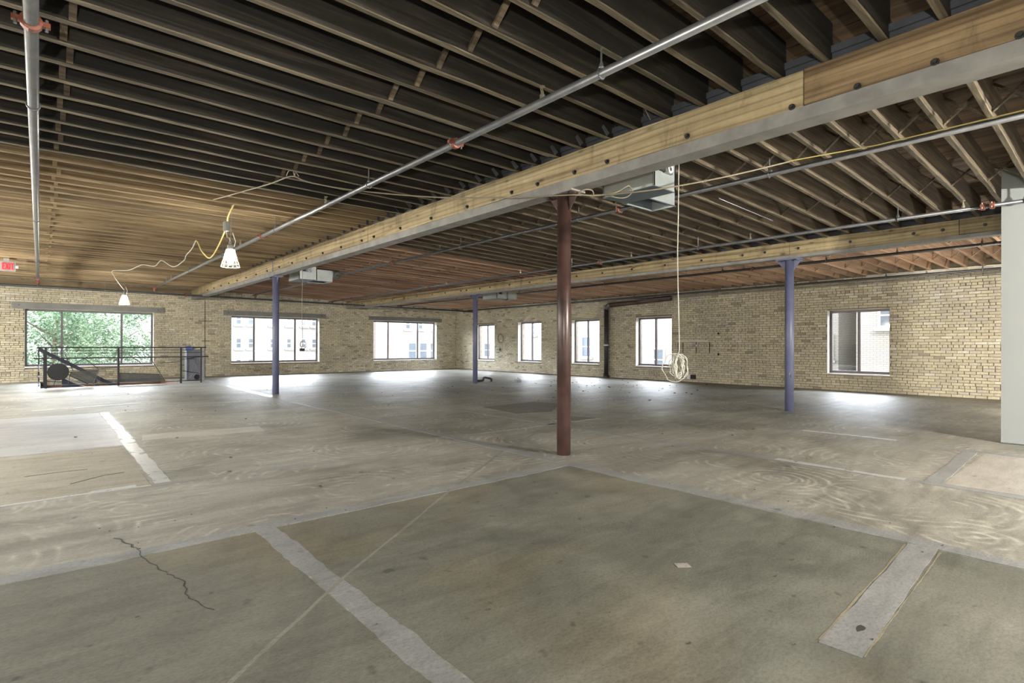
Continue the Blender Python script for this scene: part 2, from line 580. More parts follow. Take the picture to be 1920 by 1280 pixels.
# ------------------------------------------------------------------ floor
HX0, HX1, HY0, HY1 = 0.02, 3.3, 19.56, 22.99     # stair opening
fl = MB()
for a, b in (((-8, -6), (16.7, HY0)), ((-8, HY1), (16.7, 23.5)), ((-8, HY0), (HX0, HY1)), ((HX1, HY0), (16.7, HY1))):
    fl.box((a[0], a[1], -0.3), (b[0], b[1], 0))
floor = struct(fl.build('floor', 'concrete', org=(0, 0, 0)), 'worn concrete floor crossed by grey cement infill strips')


def panel(name, poly, h, mat):
    return MB().prism([(x, y, 0.0) for x, y in poly], (0, 0, h)).build(name, mat, floor)


def rag(p, q, w, jit=0.02, step=0.18, h=0.003):
    """ragged strip along p-q of width w"""
    p, q = Vector((*p, 0)), Vector((*q, 0))
    d = q - p
    n = max(2, int(d.length / step))
    u = d.normalized()
    a = Vector((-u.y, u.x, 0))
    L, Rr = [], []
    l_ = r_ = 0.0
    for i in range(n + 1):
        c = p + d * (i / n)
        l_ = 0.72 * l_ + rnd.uniform(-jit, jit) * 0.7
        r_ = 0.72 * r_ + rnd.uniform(-jit, jit) * 0.7
        L.append(c + a * (w / 2 + l_))
        Rr.append(c - a * (w / 2 + r_))
    return [tuple(v) for v in Rr + L[::-1]], h


def strip(name, p, q, w, mat, jit=0.015, h=0.003, step=0.18):
    poly, h = rag(p, q, w, jit, min(step, 0.09), h * 0.7)
    return MB().prism(poly, (0, 0, h)).build(name, mat, floor)


# slabs between the strips
for nm, r, mat, h in (('floor_slab', (1.17, 3.98, -5.9, 3.70), 'slab', 0.0012), ('floor_slab', (-7.9, 1.05, -5.9, 3.70), 'slab', 0.0012),
                      ('floor_slab', (-7.9, 0.72, 5.55, 7.85), 'slab_rough', 0.0012),
                      ('floor_slab', (-7.9, 0.78, 7.9, 11.9), 'slab_smooth', 0.0016),
                      ('floor_slab', (5.95, 7.95, -5.9, 1.1), 'slab_light', 0.0012),
                      ('floor_slab', (-7.9, 4.3, 13.9, 19.4), 'concrete', 0.0009)):
    panel(nm, [(r[0], r[2]), (r[1], r[2]), (r[1], r[3]), (r[0], r[3])], h, mat)
panel('floor_slab', [(6.3, 7.1), (6.95, 6.9), (8.05, 7.75), (7.95, 8.4), (6.45, 8.3)], 0.0015, 'slab_dark')
panel('floor_slab', [(6.4, 5.76), (6.95, 5.85), (6.78, 6.28), (6.3, 6.2)], 0.0015, 'slab_dark')
# infill strips
strip('floor_patch', (1.11, -5.9), (1.11, 3.72), 0.125, 'patch', 0.011, 0.0025, 0.04)
strip('floor_patch', (-7.9, 3.77), (4.1, 3.77), 0.13, 'patch', 0.02, 0.0035)
strip('floor_patch', (4.06, -5.9), (4.06, 3.8), 0.16, 'patch', 0.02, 0.004)
strip('floor_patch', (2.38, 0.765), (3.99, 0.83), 0.15, 'patch', 0.008, 0.0045, 0.1)
strip('floor_patch', (2.4, 0.845), (3.95, 0.913), 0.008, 'ochre', 0.004, 0.0035, 0.06)
strip('floor_patch', (2.4, 0.685), (3.95, 0.745), 0.008, 'ochre', 0.004, 0.0035, 0.06)
strip('floor_patch', (0.81, 5.55), (0.86, 11.95), 0.13, 'patch_pale', 0.012, 0.003)  # window glare on this strip is put into its pale colour
strip('floor_patch', (-7.9, 5.53), (0.72, 5.52), 0.045, 'patch_pale', 0.012, 0.003)
strip('floor_patch', (0.3, 5.55), (0.62, 5.57), 0.07, 'patch_pale', 0.01, 0.004)
strip('floor_patch', (0.74, 5.5), (2.3, 5.4), 0.05, 'patch', 0.015, 0.002)
strip('floor_patch', (-7.9, 7.87), (0.75, 7.87), 0.04, 'patch', 0.012, 0.003)
strip('floor_patch', (-0.1, 13.04), (1.56, 13.43), 0.06, 'patch_pale', 0.015, 0.003)
strip('floor_patch', (4.06, 3.9), (4.06, 22.0), 0.15, 'patch', 0.02, 0.003)
strip('floor_patch', (4.03, 13.0), (4.2, 20.5), 0.17, 'patch_pale', 0.02, 0.004)
strip('floor_patch', (5.85, -5.9), (5.88, 8.0), 0.13, 'patch', 0.015, 0.003)
strip('floor_patch', (5.87, 1.36), (5.88, 2.5), 0.09, 'patch_pale', 0.015, 0.0045)
strip('floor_patch', (5.9, 1.17), (7.95, 1.23), 0.13, 'patch', 0.01, 0.004)
strip('floor_patch', (8.02, -5.9), (8.05, 5.0), 0.1, 'patch', 0.015, 0.003)
strip('floor_patch', (8.22, 2.0), (8.18, 3.1), 0.07, 'patch_pale', 0.012, 0.0045)
strip('floor_patch', (4.3, 5.87), (6.95, 5.8), 0.07, 'patch', 0.015, 0.003)
strip('floor_patch', (4.3, 13.6), (16.0, 13.7), 0.1, 'patch', 0.02, 0.003)
strip('floor_patch', (1.0, 8.4), (2.4, 8.2), 0.5, 'slab_light', 0.03, 0.0015)
# long pale line across the slabs
sc = [(0.3, 1.93), (0.51, 2.11), (1.17, 2.67), (2.42, 3.61), (4.11, 4.81), (5.5, 5.59)]
for a, b in zip(sc[:-1], sc[1:]):
    strip('floor_scratch', a, b, 0.023, 'scratch', 0.005, 0.0026, 0.07)
# the crack in the near left slab
cr = [(0.36, 4.15), (0.41, 3.95), (0.43, 3.84), (0.44, 3.62), (0.5, 3.35), (0.55, 3.21), (0.535, 3.0), (0.55, 2.87), (0.6, 2.69)]
cpts = []
for a, b in zip(cr[:-1], cr[1:]):
    for k in range(4):
        u = k / 4
        cpts.append((a[0] + (b[0] - a[0]) * u + rnd.uniform(-.012, .012), a[1] + (b[1] - a[1]) * u))
poly = [(x - rnd.uniform(.0005, .002), y) for x, y in cpts] + [(x + rnd.uniform(.0005, .002), y) for x, y in cpts[::-1]]
MB().prism([(x, y, 0) for x, y in poly], (0, 0, 0.0034)).build('floor_crack', 'crack', floor)
for pts in ([(-0.1, 6.6), (0.2, 6.62), (0.35, 6.6)], [(0.2, 6.0), (0.45, 6.2), (0.6, 6.22)]):
    for a, b in zip(pts[:-1], pts[1:]):
        strip('floor_crack', a, b, 0.007, 'crack', 0.003, 0.0046, 0.05)

MB().prism([(2.63 + .028 * cos(k * pi / 5) * (1 + .3 * (k % 3)), .765 + .016 * sin(k * pi / 5), 0) for k in range(10)], (0, 0, .0036)).build('floor_hole', 'crack', floor)
# stair opening lining
so = MB()
so.box((HX0, 22.955, -0.34), (HX1, 22.985, -0.115))
so.box((HX1 - 0.02, HY0, -0.3), (HX1, 22.95, -0.004))
so.build('opening_edge', 'orange_edge', floor)
low = MB()
low.box((HX0 - 0.5, HY0 - 0.5, -3.3), (HX1 + 0.5, HY1 + 0.6, -3.2))
low.box((HX0 - 0.5, HY1 + 0.1, -3.2), (HX1 + 0.5, HY1 + 0.2, -0.305))
low.box((HX0 - 0.5, HY0 - 0.3, -3.2), (HX1 + 0.5, HY0 - 0.2, -0.3))
low.box((HX0 - 0.5, HY0 - 0.2, -3.2), (HX0 - 0.4, HY1 + 0.1, -0.3))
low.box((HX1 + 0.4, HY0 - 0.2, -3.2), (HX1 + 0.5, HY1 + 0.1, -0.3))
struct(low.build('stairwell', 'plaster'))

# ------------------------------------------------------------------ brick walls
BMESH = {}


def brick_mesh(axis, L, H, tone, k):
    """brick with origin at centre of its back; proud face towards -X (axis X) or -Y"""
    r = random.Random(k * 31 + int(L * 1000))
    d = 0.030
    pts = []
    for zz in (0, H):
        for dd in (0, d):
            for ll in (-L / 2, L / 2):
                j = 0.003
                pts.append((ll + r.uniform(-j, j), -dd - (r.uniform(-.003, .003) if dd else 0), zz + r.uniform(-.002, .002)))
    me = bpy.data.meshes.new('brick')
    v = [(p[1], -p[0], p[2]) if axis == 'X' else p for p in pts]
    f = [(2, 3, 7, 6), (0, 2, 6, 4), (1, 5, 7, 3), (4, 6, 7, 5), (0, 1, 3, 2)]
    me.from_pydata(v, [], f)
    me.materials.append(M['brick'])
    at = me.attributes.new('tone', 'FLOAT', 'FACE')
    at.data.foreach_set('value', [tone] * len(f))
    return me


def brick_layout(u0, u1, z1, holes, seed):
    """american bond: list of (ucentre, z, length)"""
    r = random.Random(seed)
    CH = 0.0683
    out = []
    n = int(z1 / CH)
    for c in range(-2, n):
        z = c * CH + 0.004
        hdr = c % 7 == 3
        L = 0.104 if hdr else 0.216
        u = u0 + (0.052 if hdr else (0.0 if c % 2 else -0.108)) - 0.02 + r.uniform(-0.02, 0.02)
        while u < u1:
            a, b = u, u + L - 0.012 + r.uniform(-0.004, 0.004)
            u += L
            a, b = max(a, u0), min(b, u1)
            segs = [(a, b)]
            for (h0, h1, hz0, hz1) in holes:
                if z + 0.06 > hz0 + 0.01 and z < hz1 - 0.01:
                    ns = []
                    for s0, s1 in segs:
                        if s1 <= h0 or s0 >= h1:
                            ns.append((s0, s1))
                        else:
                            if s0 < h0:
                                ns.append((s0, h0))
                            if s1 > h1:
                                ns.append((h1, s1))
                    segs = ns
            for s0, s1 in segs:
                if s1 - s0 > 0.025:
                    out.append(((s0 + s1) / 2, z, s1 - s0))
    return out


def brick_wall(name, axis, plane, u0, u1, z1, holes, seed, near, label, umax_body, ztop):
    """plane = brick face coordinate, body 0.4 thick behind it"""
    P = plane + 0.018
    hs = sorted(holes)
    mb = MB()

    def bx(a, b, z0, zz):
        if axis == 'X':
            mb.box((P, a, z0), (P + 0.38, b, zz))
        else:
            mb.box((a, P, z0), (b, P + 0.38, zz))
    cur = u0[1]
    for (h0, h1, hz0, hz1) in hs:
        bx(cur, h0, -0.3, ztop)
        bx(h0, h1, -0.3, hz0)
        bx(h0, h1, hz1, ztop)
        cur = h1
    bx(cur, umax_body, -0.3, ztop)
    wall = struct(mb.build(name, 'mortar', org=(0, 0, 0)), label)
    lay = brick_layout(u0[0], u1, z1, holes, seed)
    lay.sort(key=near)
    ind, rest = lay[:300], lay[300:]
    r = random.Random(seed + 5)

    def tone():
        return min(1, max(0, r.gauss(0.55, 0.2))) if r.random() < 0.9 else r.choice((0.02, 0.9, 1.0))
    lib = {}
    for (u, z, L) in ind:
        key = (round(L, 2), r.randrange(5))
        if key not in lib:
            lib[key] = brick_mesh(axis, key[0], 0.057, tone(), key[1])
        place('brick', lib[key], (P, u, z) if axis == 'X' else (u, P, z), wall)
    v, f, tn = [], [], []
    for (u, z, L) in rest:
        n = len(v)
        d = 0.018 + r.uniform(-.004, .004)
        j = lambda: r.uniform(-.003, .003)
        q = []
        for zz in (z, z + 0.057):
            for dd in (0, d):
                for uu in (u - L / 2, u + L / 2):
                    uu += j()
                    q.append((P - dd, uu, zz + j()) if axis == 'X' else (uu, P - dd, zz + j()))
        v += q
        fs = [(2, 3, 7, 6), (0, 2, 6, 4), (1, 5, 7, 3), (4, 6, 7, 5), (0, 1, 3, 2)]
        f += [tuple(n + i for i in t_) for t_ in fs]
        tn += [tone()] * 5
    me = bpy.data.meshes.new('brickwork')
    me.from_pydata(v, [], f)
    me.materials.append(M['brick'])
    at = me.attributes.new('tone', 'FLOAT', 'FACE')
    at.data.foreach_set('value', tn)
    place('brickwork', me, (0, 0, 0), wall)['kind'] = 'stuff'
    return wall


WIN_R = [(19.85, 21.32, .455, 2.2), (16.685, 18.19, .455, 2.23), (13.49, 14.93, .455, 2.22), (10.335, 11.815, .445, 2.2), (4.075, 5.523, .43, 2.16)]
WIN_B = [(-0.36, 3.08, .455, 2.335), (5.6, 9.063, .455, 2.33), (11.57, 15.017, .465, 2.33)]
wr = brick_wall('wall_right', 'X', XR, (0.6, -6.0), YB, 3.03, WIN_R, 3, lambda b: abs(b[0] - 1.9) + (50 if b[0] < 1.85 else 0),
                'long cream brick wall with five two-light windows', YB + 0.42, 3.34)
wb = brick_wall('wall_back', 'Y', YB, (-7.9, -8.0), XR, 3.26, WIN_B, 11, lambda b: abs(b[0] + 0.6) + (50 if b[0] < -1.2 else 0) + (0 if b[1] > .5 else 1.5),
                'cream brick wall with three wide windows under steel lintels', XR + 0.018, 3.6)
# old patch lines and joints
MB().box((4.685, YB - 0.004, 0.0), (4.705, YB + 0.02, 2.85)).build('control_joint', 'crack', wb)
for yy in (8.95, 9.42, 9.9, 10.08):
    MB().box((XR - 0.003, yy, 0.95), (XR + 0.018, yy + 0.025, 1.3)).build('control_joint', 'crack', wr)
for zz in (1.579, .922):
    MB().lathe([(0.035, XR - 0.012), (0.035, XR + 0.02)], (0, 8.66, zz), 8, 'X').build('wall_hole', 'crack', wr)
MB().box((XR - 0.004, 9.0, 1.32), (XR + 0.018, 10.2, 1.37)).build('mortar_band', 'plaster', wr)
# mortar smear course along the top of the right wall
MB().box((XR - 0.006, 0.6, 2.9), (XR + 0.02, 4.6, 3.03)).build('parging_band', 'plaster', wr)
MB().box((-1.6, YB - 0.03, 3.07), (4.3, YB + 0.02, 3.22)).build('wall_plate', 'new_joist', wb)

struct(MB().box((-8.2, -6.2, -0.3), (-8.0, 23.4, 3.6)).build('wall_left', 'plaster'))
struct(MB().box((-8.0, -6.2, -0.3), (16.6, -6.0, 3.6)).build('wall_front', 'plaster'))
struct(MB().box((8.99, -1.6, 0.0), (9.12, 1.098, 3.385)).build('wall_partition', 'drywall'), 'white painted drywall partition at the right edge')
struct(MB().box((8.965, -1.6, 0.012), (8.99, 1.098, 0.02)).build('baseboard_partition', 'drywall'))


# ------------------------------------------------------------------ windows
def window(i, axis, plane, u0, u1, z0, z1, mulls, frame, rev):
    """frame recessed by rev behind the wall face"""
    def P(d, u, z):
        return (plane + d, u, z) if axis == 'X' else (u, plane + d, z)

    def bx(a, b):
        lo = tuple(min(p, q) for p, q in zip(a, b))
        hi = tuple(max(p, q) for p, q in zip(a, b))
        return lo, hi
    w = bpy.data.objects.new('window_%d' % i, None)
    COL.objects.link(w)
    w.location = P(rev, (u0 + u1) / 2, z0)
    ORG[w.name] = Vector(w.location)
    w['kind'] = 'structure'
    fw = 0.06
    d0, d1 = rev, rev + 0.06
    mb = MB()
    mb.box(*bx(P(d0, u0, z0 + 0.03), P(d1, u0 + fw, z1)))
    mb.box(*bx(P(d0, u1 - fw, z0 + 0.03), P(d1, u1, z1)))
    mb.box(*bx(P(d0, u0 + fw, z1 - fw - 0.01), P(d1, u1 - fw, z1)))
    mb.box(*bx(P(d0, u0 + fw, z0 + 0.03), P(d1, u1 - fw, z0 + 0.03 + fw + 0.01)))
    mb.build('window_frame', frame, w)
    ed = [u0 + fw] + list(mulls) + [u1 - fw]
    for m in mulls:
        MB().box(*bx(P(d0 - 0.005, m - 0.03, z0 + 0.1), P(d1, m + 0.03, z1 - 0.07))).build('mullion', frame, w)
    for a, b in zip(ed[:-1], ed[1:]):
        a2, b2 = a + (0.03 if a in mulls else 0), b - (0.03 if b in mulls else 0)
        MB().box(*bx(P(d0 + 0.03, a2, z0 + 0.1), P(d0 + 0.036, b2, z1 - 0.07))).build('pane', 'glass', w)
    MB().box(*bx(P(-0.01, u0, z0 - 0.005), P(rev + 0.06, u1, z0 + 0.03))).build('window_sill', 'sill', w)
    rv = MB()
    rv.box(*bx(P(0.004, u0, z0 + 0.03), P(rev, u0 + 0.006, z1 - 0.006)))
    rv.box(*bx(P(0.004, u1 - 0.006, z0 + 0.03), P(rev, u1, z1 - 0.006)))
    rv.box(*bx(P(0.004, u0, z1 - 0.006), P(rev, u1, z1)))
    rv.build('reveal', 'plaster', w)  # reveal skins; sky glare on them put into the pale colour
    return w


window(1, 'Y', YB, -0.36, 3.08, .455, 2.335, (.556, 2.16), 'frame', 0.23)
window(2, 'Y', YB, 5.6, 9.063, .455, 2.33, (6.49, 8.11), 'frame_brown', 0.23)
window(3, 'Y', YB, 11.57, 15.017, .465, 2.33, (12.44, 14.05), 'frame_brown', 0.23)
for i, (a, b, z0, z1) in enumerate(WIN_R):
    window(4 + i, 'X', XR, a, b, z0, z1, ((a + b) / 2 + 0.02,), 'frame_brown', 0.19)
for i, (a, b) in enumerate(((-0.654, 3.36), (5.32, 9.318), (11.319, 15.27))):
    mb = MB()
    mb.box((a, YB - 0.075, 2.338), (b, YB - 0.06, 2.508))
    mb.box((a, YB - 0.06, 2.338), (b, YB + 0.02, 2.353))
    mb.box((a, YB - 0.06, 2.493), (b, YB + 0.02, 2.508))
    tr_ = struct(mb.build('trim_%d' % (i + 1), 'lintel'), ('long grey steel lintel over the %s wide window' % ('leafy left', 'middle', 'right')[i]))
    for xx in (a + 0.17, b - 0.17):
        MB().lathe([(0.018, YB - 0.085), (0.018, YB - 0.075)], (xx, 0, 2.43), 8, 'Y').build('bolt', 'bolt', tr_)

# ------------------------------------------------------------------ ceiling: roof slab, deck boards, joists, bridging
rf = MB()
rf.hexa([(-8.2, -6.2, jz(-8) + DJ + .05), (4.35, -6.2, jz(4.3) + DJ + .05), (4.35, 23.4, jz(4.3) + DJ + .05), (-8.2, 23.4, jz(-8) + DJ + .05),
         (-8.2, -6.2, 3.9), (4.35, -6.2, 3.9), (4.35, 23.4, 3.9), (-8.2, 23.4, 3.9)])
for xa, xb in ((4.35, 10.36), (10.36, 16.62)):
    za, zb = jz(xa + 1e-6) + DJ + .05, jz(min(xb, XR) - 1e-6) + DJ + .05
    rf.hexa([(xa, -6.2, za), (xb, -6.2, zb), (xb, 23.4, zb), (xa, 23.4, za), (xa, -6.2, 3.9), (xb, -6.2, 3.9), (xb, 23.4, 3.9), (xa, 23.4, 3.9)])
ceil = struct(rf.build('ceiling', 'deck_old', org=(0, 0, 3.2)), 'open timber ceiling of joists and deck boards')

x = -1.75
while x < XR + 0.1:
    xb = x + 0.138
    za, zb = jz(x) + DJ + 0.002, jz(xb) + DJ + 0.002
    dz = rnd.uniform(0, 0.004)
    mb = MB()
    mb.hexa([(x, -2.0, za + dz), (xb, -2.0, zb + dz), (xb, YB, zb + dz), (x, YB, za + dz),
             (x, -2.0, za + .04), (xb, -2.0, zb + .04), (xb, YB, zb + .04), (x, YB, za + .04)])
    mb.build('deck_board', 'deck_old', ceil)
    x += 0.144


def joist_mesh(x0, x1, mat, seed, wavy, w=0.05, edge=None):
    r = random.Random(seed)
    n = 14
    mb = MB()
    sec = []
    for i in range(n + 1):
        xx = x0 + (x1 - x0) * i / n
        z = jz(xx)
        a, b = r.uniform(-wavy, wavy), r.uniform(-wavy, wavy)
        c = r.uniform(0, wavy)
        sec.append([(xx, -w / 2 + a * .5, z + c + 0.004), (xx, -w / 2 + 0.006 + a * .5, z + c * .6), (xx, w / 2 - 0.006 + b * .5, z + c * .6),
                    (xx, w / 2 + b * .5, z + c + 0.004), (xx, w / 2, z + DJ), (xx, -w / 2, z + DJ)])
    for s_ in sec:
        mb.v += s_
    for i in range(n):
        for k in range(6):
            a0, a1 = i * 6 + k, i * 6 + (k + 1) % 6
            mb.f.append((a0, a0 + 6, a1 + 6, a1))
    mb.f.append((0, 1, 2, 3, 4, 5))
    mb.f.append(tuple(n * 6 + k for k in (5, 4, 3, 2, 1, 0)))
    me = mb.mesh('joist', mat)
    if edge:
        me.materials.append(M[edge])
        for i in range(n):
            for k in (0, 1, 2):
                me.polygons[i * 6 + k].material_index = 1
    return me


def ys_from(lst, y1, step):
    out = list(lst)
    while out[-1] + step < y1:
        out.append(out[-1] + step)
    return out


YL_OLD = ys_from([-1.58, -1.24, -.9, -.56, -.22, .12, .455, .793, 1.118, 1.466, 1.802, 2.134, 2.433, 2.772, 3.115, 3.458, 3.8, 4.165, 4.49, 4.81, 5.174, 5.514], 7.6, 0.342)
YL_NEW = ys_from([7.915, 8.248, 8.648, 8.956, 9.272, 9.59, 9.943, 10.349, 10.734, 11.102, 11.507, 11.881, 12.298], 22.8, 0.368)
YR_OLD = ys_from([-1.5, -1.16, -.83, -.5, -.17, .16, .5, .835, 1.175, 1.512, 1.838, 2.165, 2.472, 2.79, 3.183, 3.52, 3.86, 4.2, 4.53, 4.891, 5.209, 5.564, 5.871, 6.2], 10.05, 0.338)
YR_NEW = ys_from([10.35], 22.8, 0.368)
YF = ys_from([-1.6], 22.8, 0.3335)
YF = [y + 0.0 for y in ys_from([-1.745], 22.8, 0.3335)]
JO = []
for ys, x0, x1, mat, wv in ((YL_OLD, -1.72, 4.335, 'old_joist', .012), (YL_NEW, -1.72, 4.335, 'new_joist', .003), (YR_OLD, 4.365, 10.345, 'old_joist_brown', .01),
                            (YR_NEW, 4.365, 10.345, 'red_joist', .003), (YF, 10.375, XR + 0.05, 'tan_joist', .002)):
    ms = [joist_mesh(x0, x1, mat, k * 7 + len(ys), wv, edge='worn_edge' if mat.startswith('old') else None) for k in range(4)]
    for k, y in enumerate(ys):
        JO.append(place('joist', ms[rnd.randrange(4)], (0, y + rnd.uniform(-.006, .006), 0), ceil))


def bridging(xc, ya, yb, dx, w=0.04, th=0.02):
    """two crossed struts between neighbouring joists"""
    z0, z1 = jz(xc) + 0.025, jz(xc) + DJ - 0.02
    a, b = ya + 0.023, yb - 0.023
    out = []
    for (p, q, xx) in (((a, z1), (b, z0), xc - dx), ((a, z0), (b, z1), xc + dx)):
        out.append(MB().bar((xx, p[0], p[1]), (xx, q[0], q[1]), w, th))
    return out


BR = []
for ys, rows, mat in ((YL_OLD, (0.17, 2.28), 'old_joist_brown'), (YL_NEW, (0.17,), 'new_joist'), (YR_OLD, (6.2, 8.42), 'old_joist_brown'), (YR_NEW, (6.2, 8.42), 'red_joist'),
                      (YF, (12.47, 14.56), 'tan_joist')):
    for xc in rows:
        for i, (a, b) in enumerate(zip(ys[:-1], ys[1:])):
            if b < 0.3:
                continue
            xx = xc + (0.02 if i % 2 else -0.02) + rnd.uniform(-.01, .01)
            for mb in bridging(xx, a, b, 0.024):
                BR.append((math.hypot(xc, a), mb, mat))
BR.sort(key=lambda q: q[0])
for d, mb, mat in BR[:300]:
    mb.build('bridging_strut', mat, ceil)
for mat in set(q[2] for q in BR[300:]):
    big = MB()
    for d, mb, m_ in BR[300:]:
        if m_ == mat:
            n = len(big.v)
            big.v += mb.v
            big.f += [tuple(n + i for i in f_) for f_ in mb.f]
    stuff(big.build('bridging', mat, ceil))
# metal joist hangers on the near beam
for y in (2.95, 3.458, 3.8, 4.165, 4.49, 4.81, 5.174, 5.514, 5.856, 6.198, 6.54, 6.88, 7.22, 7.57):
    MB().prism([(4.255, y - 0.034, 3.30), (4.215, y - 0.034, 3.262), (4.14, y - 0.034, 3.335), (4.165, y - 0.034, 3.36)], (0, 0.012, 0)).build('joist_hanger', 'galv', ceil)
for y in YL_NEW[:22]:
    MB().box((4.2, y - 0.03, 3.246), (4.245, y - 0.0235, 3.46)).build('joist_hanger', 'steel_dark', ceil)
# framed opening in the middle bay
for xx in (7.18, 8.02):
    MB().box((xx - .02, 11.1, jz(xx) + .001), (xx + .02, 12.5, jz(xx) + DJ)).build('header_board', 'timber', ceil)


# ------------------------------------------------------------------ beams
def beam(xc, z0, ztim0, ztim1, ztop, joints, bolts, label, first):
    r = thing('roof_beam', label, 'beam', (xc, 10.5, z0))
    mb = MB()
    hw = 0.10
    mb.box((xc - hw - .005, -2.0, z0), (xc + hw - .015, YB + .05, ztim0))
    mb.build('bottom_flange', 'steel', r)
    MB().box((xc - .008, -2.0, ztim0), (xc + .008, YB + .05, ztop)).build('web', 'steel_dark', r)
    tf = MB()
    tf.box((xc - .03, -2.0, ztim1 + .002), (xc + .03, YB + .05, ztop - .05))
    tf.box((xc - .05, -2.0, ztop - .05), (xc + .05, YB + .05, ztop))
    tf.build('top_flange', 'steel_dark', r)
    ed = [-2.0] + joints + [YB + 0.02]
    for k, (a, b) in enumerate(zip(ed[:-1], ed[1:])):
        for sgn in (-1, 1):
            x0, x1 = (xc - hw, xc - .01) if sgn < 0 else (xc + .01, xc + hw - .02)
            n = max(2, int((b - a) / .45))
            tb = MB()
            rr = random.Random(k + 3)
            sec = []
            for i in range(n + 1):
                y = a + .004 + (b - a - .008) * i / n
                dz, dzb = rr.uniform(-.006, .006), rr.uniform(-.004, .006)
                sec.append([(x0, y, ztim0 + .004 + dzb), (x1, y, ztim0 + .002), (x1, y, ztim1), (x0, y, ztim1 + dz)])
            for s_ in sec:
                tb.v += s_
            for i in range(n):
                for q in range(4):
                    a0, a1 = i * 4 + q, i * 4 + (q + 1) % 4
                    tb.f.append((a0, a0 + 4, a1 + 4, a1))
            tb.f += [(0, 1, 2, 3), tuple(n * 4 + q for q in (3, 2, 1, 0))]
            tb.build('timber_plank', first if (k == 0 and first) else 'timber', r)
    for (y, z) in bolts:
        b = MB()
        b.lathe([(0.024, xc - hw - .008), (0.024, xc - hw + .002)], (0, y, z), 10, 'X')
        b.lathe([(0.015, xc - hw - .028), (0.015, xc - hw - .007)], (0, y, z), 6, 'X')
        b.build('bolt', 'bolt', r)
    return r


ends1 = [0.44, .833, 1.262, 1.694, 2.565, 3.446, 3.883, 4.445, 4.889, 5.781, 6.654, 7.536, 8.426, 8.877, 9.739, 10.606, 11.489, 12.341, 13.2, 14.1, 15.0, 15.9, 16.8, 17.7, 18.6, 19.5, 20.4]
beam(XB1, 2.865, 2.965, 3.235, 3.36, [1.612, 8.654, 13.634], [(y, 2.985 if y < 1.7 else 3.02) for y in ends1],
     'timber-clad steel beam resting on the maroon column', 'timber_orange')
ends2 = [1.427, 1.912, 2.276, 3.15, 3.978, 4.574, 5.003, 5.866, 6.729, 7.602, 8.468, 9.3, 10.2, 11.05, 11.9, 12.8, 13.3, 14.0, 14.3, 15.2, 16.0, 17.0, 17.9, 18.8, 19.7, 20.6, 21.4]
beam(XB2, 2.785, 2.84, 3.07, 3.19, [1.72, 4.13, 13.72], [(y, 2.945) for y in ends2],
     'farther timber-clad beam on two blue columns along the right-hand bay', 'timber')

# plates and hangers inside beam


# ------------------------------------------------------------------ columns
def column(x, y, top, mat, label, group=None):
    r = thing('column', label, 'column', (x, y, 0), group)
    MB().lathe([(0.076, 0.0), (0.076, top - .02)], (x, y, 0), 24).build('shaft', mat, r, smooth=True)
    MB().box((x - .11, y - .21, top - .02), (x + .11, y + .21, top - .0005)).build('cap_plate', 'steel' if mat == 'maroon' else mat, r)
    for sg in (-1, 1):
        MB().prism([(x - .006, y + sg * .07, top - .215), (x - .006, y + sg * .2, top - .045), (x - .006, y + sg * .2, top - .021), (x - .006, y + sg * .07, top - .021)],
                   (.012, 0, 0)).build('gusset', mat, r)
        MB().box((x - .09, y + sg * .175 - .015, top - .045), (x + .09, y + sg * .175 + .015, top - .021)).build('cap_bar', mat, r)
    for sg in (-1, 1):
        MB().lathe([(0.016, top - .04), (0.016, top - .02)], (x - .085, y + sg * .15, 0), 6).build('cap_bolt', 'bolt', r)
    return r


def flat(o):
    o.data.polygons.foreach_set('use_smooth', [len(p.vertices) == 4 for p in o.data.polygons])


C = [column(XB1, YC1, 2.865, 'maroon', 'worn maroon steel column standing nearest, in the middle of the floor'),
     column(XB1 - 0.02, YC2, 2.865, 'bluegrey', 'blue-grey steel column before the middle wide window, left of centre'),
     column(XB2, YC2 - .05, 2.785, 'bluegrey', 'blue-grey steel column near the far corner of the brick walls'),
     column(XB2 + 0.03, YC1 + .05, 2.785, 'bluegrey', 'blue-grey steel column on the right, before the long brick wall')]
for c_ in C:
    for ch in c_.children:
        if ch.name.startswith('shaft'):
            flat(ch)
MB().prism([(10.39 - .078, 4.12, .58), (10.39 - .078, 4.15, .68), (10.39 - .078, 4.13, .74), (10.39 - .078, 4.14, .62)], (.004, 0, 0)).build('paint_chip', 'paper', C[3])
MB().box((4.24, YC2 - .04, 2.962), (4.247, YC2 + .04, 3.24)).build('splice_plate', 'steel', bpy.data.objects['roof_beam'])


